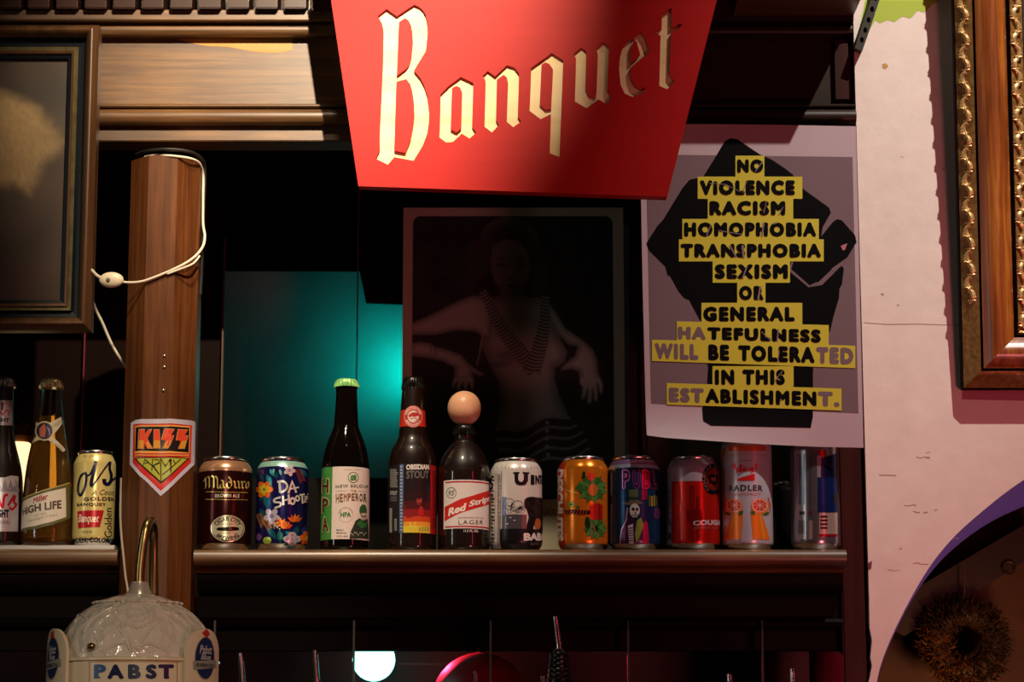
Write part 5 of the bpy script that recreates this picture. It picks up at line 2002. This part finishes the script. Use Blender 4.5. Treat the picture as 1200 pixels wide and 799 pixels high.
mb = MB()
for q in ([(450, 235), (540, 205), (640, 195), (730, 215), (770, 270), (735, 330), (690, 360), (600, 395), (500, 360), (462, 310)],):
    Q = smooth_line(q, 1, True)
    dots = smooth_line(q, 3, True)
    for x, y in [(v[0], v[1]) for v in dots]:
        mb.ellipsoid(dpt(60 + x / 6, 670 + y / 6, 0), (.0022, .0018, .0018), GLS2, 10, 8)
for cx_, cy_ in ((340, 440), (850, 320), (380, 300)):
    for k in range(10):
        an = 2 * PI * k / 10
        mb.ellipsoid(dpt(60 + (cx_ + 34 * math.cos(an)) / 6, 670 + (cy_ + 42 * math.sin(an)) / 6, 0), (.0017, .0015, .0015), GLS2, 8, 6)
mb.build('cut_beads', dome)
mb = MB()
for q in ([(470, 380), (520, 470), (560, 560)], [(490, 370), (540, 450), (580, 540)], [(740, 350), (670, 440), (600, 545)], [(720, 370), (640, 470), (620, 560)], [(390, 545), (450, 515), (520, 500), (560, 550)], [(600, 540), (680, 505), (740, 520), (800, 555)],
          [(780, 300), (840, 340), (910, 420), (940, 470)], [(800, 280), (880, 310), (960, 380)], [(430, 250), (350, 290), (270, 350), (230, 430)], [(420, 300), (340, 360), (300, 430)], [(250, 330), (200, 300), (170, 350)], [(560, 240), (640, 250), (680, 300), (630, 345), (560, 330), (540, 280), (560, 240)], [(590, 270), (640, 290), (600, 320)], [(700, 240), (720, 300), (680, 340)]):
    qq = [dpt(60 + x / 6, 670 + y / 6, -.0002) for x, y in smooth_line(q, 5)]
    mb.tube(qq, .0017, GLS, 8)
mb.build('cut_ridges', dome)
mb = MB()
for k in range(24):
    an = 2 * PI * k / 24
    r = 46 * kd
    mb.ellipsoid((dx + r * math.cos(an), YD + r * math.sin(an), zz(707.5, YD)), (.0075, .0075, .0022), GLS, 12, 8)
mb.build('scalloped_rim', dome)
hp = [(14 * kd, zz(700, YD)), (16 * kd, zz(697, YD)), (13 * kd, zz(692, YD)), (10.5 * kd, zz(684, YD)), (10.2 * kd, zz(682, YD))]
MB().lathe(hp, mat('#b9ab9c', 0.25, 0.5, name='dull_collar'), 40, (dx + 1.5 * kd, YD, 0)).build('neck_collar', dome)
BRASS = mat('#a08a58', 0.28, 0.95, name='aged_brass')
arm = smooth_line([at(x, y, Y) for x, y, Y in [(164, 690, YD), (164, 672, YD), (166, 650, YD), (169, 630, YD), (172, 616, YD + .002), (176, 610, YD + .012), (179, 614, YD + .030), (180, 626, YD + .045), (180, 660, YD + .055), (180, 700, YD + .06)]], 8)
MB().tube(arm, 5.6 * kd, BRASS, 18).build('brass_arm', dome)

MB().lathe([(.05, ZC), (.052, ZC + .01), (.03, ZC + .02), (.028, dz0 - .03), (90 * kd, dz0 + .001)], mat('#6a6460', 0.3, 0.9, name='dull_steel_column'), 48, (dx, YD, 0)).build('stand_column', dome)
# cream band wrapped round the dome
bz0, bz1 = zz(880, YD), zz(769, YD - 91 * kd)
rb = 92.5 * kd
bprof = [(rb, bz0), (rb + .002, bz0), (rb + .002, bz1 - .004), (rb + .0045, bz1 - .0035), (rb + .0045, bz1 - .001), (rb + .002, bz1), (rb - .001, bz1)]
MB().lathe(bprof, CREAM, 96, (dx, YD, 0), False, False).build('cream_band', dome, smooth=50)
bs = LatheSurf(dx, YD, [(rb + .0022, bz0), (rb + .0022, bz1)], rb + .0022)
a = Art(bs, base=.0002, gap=.00015, rough=.3).view(60, 670, 6)
a.poly([(275, 622), (905, 628), (905, 640), (275, 634)], '#b8946a', 1)
a.rect(265, 630, 275, 790, '#b8946a', 1)
a.rect(880, 636, 890, 790, '#b8946a', 1)
a.text('P', (302, 650, 388, 742), '#3a5a86', 2, .06)
for ch, x0, x1 in (('A', 396, 512), ('B', 540, 630), ('S', 664, 742), ('T', 752, 862)):
    a.text(ch, (x0, 650, x1, 752), '#1a2344', 2, .06)
for x0, x1 in ((300, 345), (790, 830)):
    a.rect(x0, 736, x1, 748, '#1a2344' if x0 > 400 else '#3a5a86', 2)
a.build('band_lettering', dome)
# side crests: arched plates standing on the band
for sx, nm in ((-1, 'left'), (1, 'right')):
    th0 = sx * math.radians(58)
    rc = rb + .006
    half = .027
    ztop_, zb_ = zz(740, YD), bz0 + .002
    pts = []
    for k in range(17):
        an = PI * k / 16
        pts.append((half * math.cos(an), ztop_ - half * .95 + half * .95 * math.sin(an)))
    pts += [(-half, zb_), (half, zb_)]
    vs, fs = fill2d([pts])
    bm = bmesh.new()
    bv = [bm.verts.new((v[0], v[1], 0)) for v in vs]
    for f in fs:
        bm.faces.new([bv[i] for i in f])
    for c_ in [k * .004 for k in range(-6, 7)]:
        bmesh.ops.bisect_plane(bm, geom=bm.verts[:] + bm.edges[:] + bm.faces[:], plane_co=(c_, 0, 0), plane_no=(1, 0, 0), dist=1e-7)
    bmesh.ops.recalc_face_normals(bm, faces=bm.faces)
    r_ = bmesh.ops.extrude_face_region(bm, geom=bm.faces[:])
    front = [g for g in r_['geom'] if isinstance(g, bmesh.types.BMVert)]
    fset = set(front)
    for v in bm.verts:
        an = th0 + v.co.x / rc
        r = rc + (.004 if v in fset else 0)
        v.co = Vector((dx + r * math.sin(an), YD - r * math.cos(an), v.co.y))
    cr = MB().bm(bm, CREAM).build('side_crest', dome, smooth=50)
    cs = LatheSurf(dx, YD, [(rc + .0042, zb_), (rc + .0042, ztop_)], rc + .0042)
    a = Art(cs, base=.0002, gap=.00015, rough=.3)
    so = cs.R0 * th0
    zc = zz(774, YD)

    def C(pts, col, layer):
        vs2, fs2 = fill2d([[(so + x, zc + z) for x, z in pts]])
        a.put(vs2, fs2, col, layer)
    C([(.0165 * math.cos(2 * PI * k / 28), .0225 * math.sin(2 * PI * k / 28)) for k in range(28)], '#8a7a5a', 1)
    C([(.0155 * math.cos(2 * PI * k / 28), .0215 * math.sin(2 * PI * k / 28)) for k in range(28)], '#1f2a55', 2)
    C([(-.019, -.004), (.019, -.001), (.021, -.009), (-.018, -.013)], '#8d8a80', 3)
    C([(.002, .030), (-.006, .026), (-.004, .020), (.004, .022)] if sx < 0 else [(.000, .031), (-.007, .026), (.001, .021), (.006, .026)], '#b0302a', 3)
    for (txt, z_, h_, w_) in (('Pabst', .007, .009, .020), ('Blue', .000, .006, .016), ('RIBBON', -.0085, .004, .030)):
        vs2, fs2, _ = text2d(txt, .02, .2)
        a.put([Vector((so - w_ / 2 + w_ * q.x, zc + z_ + h_ * (q.y - .3))) for q in vs2], fs2, '#c9c4b8' if z_ > -.004 else '#2a2a30', 4)
    a.build('crest_print', cr)
mb = MB().ellipsoid(at(107, 757, YD - 88 * kd), (.0045, .003, .0035), mat('#7a6a3a', 0.25, 0.9, name='brass_stud'), 14, 10)
mb.build('brass_stud', dome)

# ================================================================== things below the shelf
BLKP = mat('#0c0d0e', 0.3, name='black_rubber')
STEEL = mat('#c8c4c2', 0.16, 1.0, name='polished_steel')
LIQ = [('#0d1210', 'dark green'), ('#241006', 'brown'), ('#141416', 'black')]


def liquor(label, xt, yt, Y=2.80, drop=44, lean=3):
    """bottle with a metal pour spout whose tip shows at photo pixel xt, yt"""
    tip = at(xt, yt, Y)
    k = PX(Y, 760)
    cxp = xt + lean
    zc = zz(yt + drop, Y)
    x = xx(cxp, yt + drop, Y)
    root = thing('liquor_bottle', label, 'bottle', (x, Y, ZC), 'pouring bottles below the shelf')
    m = mat('#0f1410', 0.06, name='dark_liquor_glass', trans=0.2)
    h = zc - .045 - ZC
    prof = [(.030, ZC + .003), (.036, ZC), (.038, ZC + .006), (.038, ZC + h * .62), (.036, ZC + h * .70), (.022, ZC + h * .80), (.0145, ZC + h * .86), (.0140, zc - .045), (.0155, zc - .042), (.0155, zc - .034)]
    MB().lathe([(v.x, v.y) for v in smooth_line([Vector(q) for q in prof], 3)], m, 40, (x, Y, 0)).build('glass_bottle', root)
    pr2 = []
    for j in range(7):
        z = zc - .040 + .0055 * j
        pr2 += [(.0128 - .0004 * j, z), (.0142 - .0006 * j, z + .0012), (.0142 - .0006 * j, z + .0035), (.0128 - .0004 * j, z + .0048)]
    pr2 += [(.0085, zc + .0006), (.006, zc + .003), (.0045, zc + .004)]
    MB().lathe(pr2, BLKP, 40, (x, Y, 0)).build('pourer_collar', root, smooth=30)
    midp = Vector(((x * .62 + tip.x * .38), Y, (zc + tip.z) / 2))
    base = Vector((x, Y, zc))
    pts = smooth_line([base, base * .5 + midp * .5 + Vector((.0006, 0, 0)), midp, tip * .6 + midp * .4, tip], 5)
    MB().tube(pts, [.0042 - .0012 * i / (len(pts) - 1) for i in range(len(pts))], STEEL, 12).build('pour_spout', root)
    return root


liquor('bottle whose ribbed black pourer collar shows below the shelf', 650.5, 722, drop=42, lean=4.5)
for x, y, l in [(282, 765, 'bottle with steel spout tip just right of the glass dome'), (369, 762, 'bottle with steel spout tip left of the teal globe lamp'), (557, 786, 'bottle with steel spout tip in front of the red lamp shade'),
                (636, 792, 'bottle with barely visible spout tip left of the black pourer collar'), (855, 790, 'bottle with spout tip below the red can'), (929, 783, 'bottle with spout tip nearest the dark red upright')]:
    liquor(l, x, y, drop=66, lean=3, Y=2.885 if x == 636 else 2.80)

gl = thing('globe_lamp', 'glowing teal globe lamp below the shelf', 'lamp', tuple(at(438, 773, 3.25)))
p = at(438, 773, 3.25)
MB().ellipsoid(p, (.0285, .0285, .0285), mat('#7ffff0', 0.3, name='glowing_teal_glass', emit=5.0), 32, 20).build('globe', gl)
MB().tube([p + Vector((0, 0, .026)), p + Vector((0, 0, .055))], .009, BLKP, 16).build('lamp_socket', gl)
MB().tube([p + Vector((0, 0, .05)), p + Vector((0, 0, ZS - .027 - p.z))], .003, BLKP, 8).build('lamp_stem', gl)

rs = thing('lamp_shade', 'dark dome lamp shade with a red lit rim below the shelf', 'lamp', tuple(at(568, 830, 3.3)))
p = at(563, 822, 3.3)
MB().ellipsoid(p, (.066, .066, .066), mat('#8a0c1c', 0.5, name='red_enamel'), 40, 24).build('dome_shade', rs)
MB().tube([p + Vector((0, 0, .06)), p + Vector((0, 0, ZS - .027 - p.z))], .004, BLKP, 8).build('lamp_stem', rs)
spot('red_niche_lamp', at(470, 730, 3.425), p, 10, 80, .6, (1, .03, .08), .01)

al = thing('amber_lamp', 'glowing amber lamp shade seen between the two leftmost bottles', 'lamp', tuple(at(20, 570, 3.15)))
c = at(20, 570, 3.15)
ka = PX(3.15, 540)
pa = [(26 * ka, zz(600, 3.15)), (24 * ka, zz(560, 3.15)), (21 * ka, zz(535, 3.15)), (15 * ka, zz(521, 3.15)), (7 * ka, zz(516, 3.15))]
MB().lathe([(v.x, v.y) for v in smooth_line([Vector(q) for q in pa], 4)], mat('#ffd9a0', 0.4, name='glowing_amber_glass', emit=1.6), 48, (c.x, 3.15, 0)).build('glass_shade', al)
MB().lathe([(12 * ka, zz(520, 3.15)), (18 * ka, zz(512, 3.15)), (14 * ka, zz(500, 3.15)), (4 * ka, zz(494, 3.15))], mat('#7a4a1c', 0.3, 0.8, name='copper_cap'), 32, (c.x, 3.15, 0)).build('lamp_cap', al)
MB().lathe([(16 * ka, ZS), (16 * ka, ZS + .006), (5 * ka, ZS + .010), (5 * ka, zz(598, 3.15))], BRASS, 32, (c.x, 3.15, 0)).build('lamp_foot', al)

# ================================================================== inside the arch
YA = 3.95
ZCT = at(1100, 900, 3.9).z
q = [(1040, 735), (1055, 700), (1215, 606), (1230, 640), (1060, 745)]
qq = [(at(x, y, YA).x, at(x, y, YA).z) for x, y in q]
tag(extrude_outline([qq], YA, YA + .08, mat('#1c0f0a', 0.5, name='soot_dark_wood', vary=0.4, bscale=14)).build('slanted_beam', None, (qq[0][0], YA, qq[0][1])), 'slanting dark beam inside the arched opening', 'beam')
# dried wreath
wc = at(1132, 752, YA - .03)
kw = PX(YA, 750)
wr = thing('dried_wreath', 'round bristly dark wreath hanging inside the arched opening', 'wreath', tuple(wc))
rnd = random.Random(12)
mb = MB()
mt1, mt2, mt3 = mat('#3a2210', 0.6, name='dried_stalk'), mat('#6a4018', 0.5, name='dried_husk'), mat('#251a1e', 0.6, name='dark_seedhead')
for k in range(1500):
    an = rnd.uniform(0, 2 * PI)
    rr = (12 + 42 * math.sqrt(rnd.random())) * kw
    d = Vector((math.cos(an), 0, math.sin(an)))
    t = d * rnd.uniform(-.2, 1) + Vector((rnd.uniform(-.5, .5), -rnd.uniform(.2, .9), rnd.uniform(-.5, .5)))
    t = t.normalized() * rnd.uniform(.008, .017)
    b = wc + d * rr + Vector((0, .012 - .03 * math.sin(PI * min(1, rr / (54 * kw))), 0))
    sid = t.orthogonal().normalized() * .0014
    sid2 = t.normalized().cross(sid)
    mb.add([b + sid, b - sid, b + sid2, b + t], [[0, 1, 3], [1, 2, 3], [2, 0, 3], [0, 2, 1]], (mt2 if d.x < .2 and d.z < .3 else mt3) if rnd.random() < .6 else mt1)
mb.build('bristles', wr, smooth=0)
ring = [wc + Vector((34 * kw * math.cos(a_), .012, 34 * kw * math.sin(a_))) for a_ in (2 * PI * k / 40 for k in range(41))]
MB().tube(ring, 15 * kw, mt1, 12, False).build('wreath_core', wr)
MB().tube([wc + Vector((0, 0, 50 * kw)), wc + Vector((.002, 0, 92 * kw))], .0012, mat('#4a3a2a', 0.6, name='twine'), 6).build('hanging_twine', wr)
rc_ = at(1182, 665, YA - .005)
tag(MB().tube([rc_ + Vector((.010 * math.cos(a_), 0, .010 * math.sin(a_))) for a_ in (2 * PI * k / 24 for k in range(25))], .0018, mat('#3a2c20', 0.4, 0.6, name='dark_iron'), 8, False).build('iron_ring', None, tuple(rc_)), 'small dark iron ring above the wreath inside the arch', 'ring')
spot('arch_amber_lamp', at(1260, 900, 3.5), at(1110, 760, 4.0), 5, 80, 1, (1, .5, .16), .03)
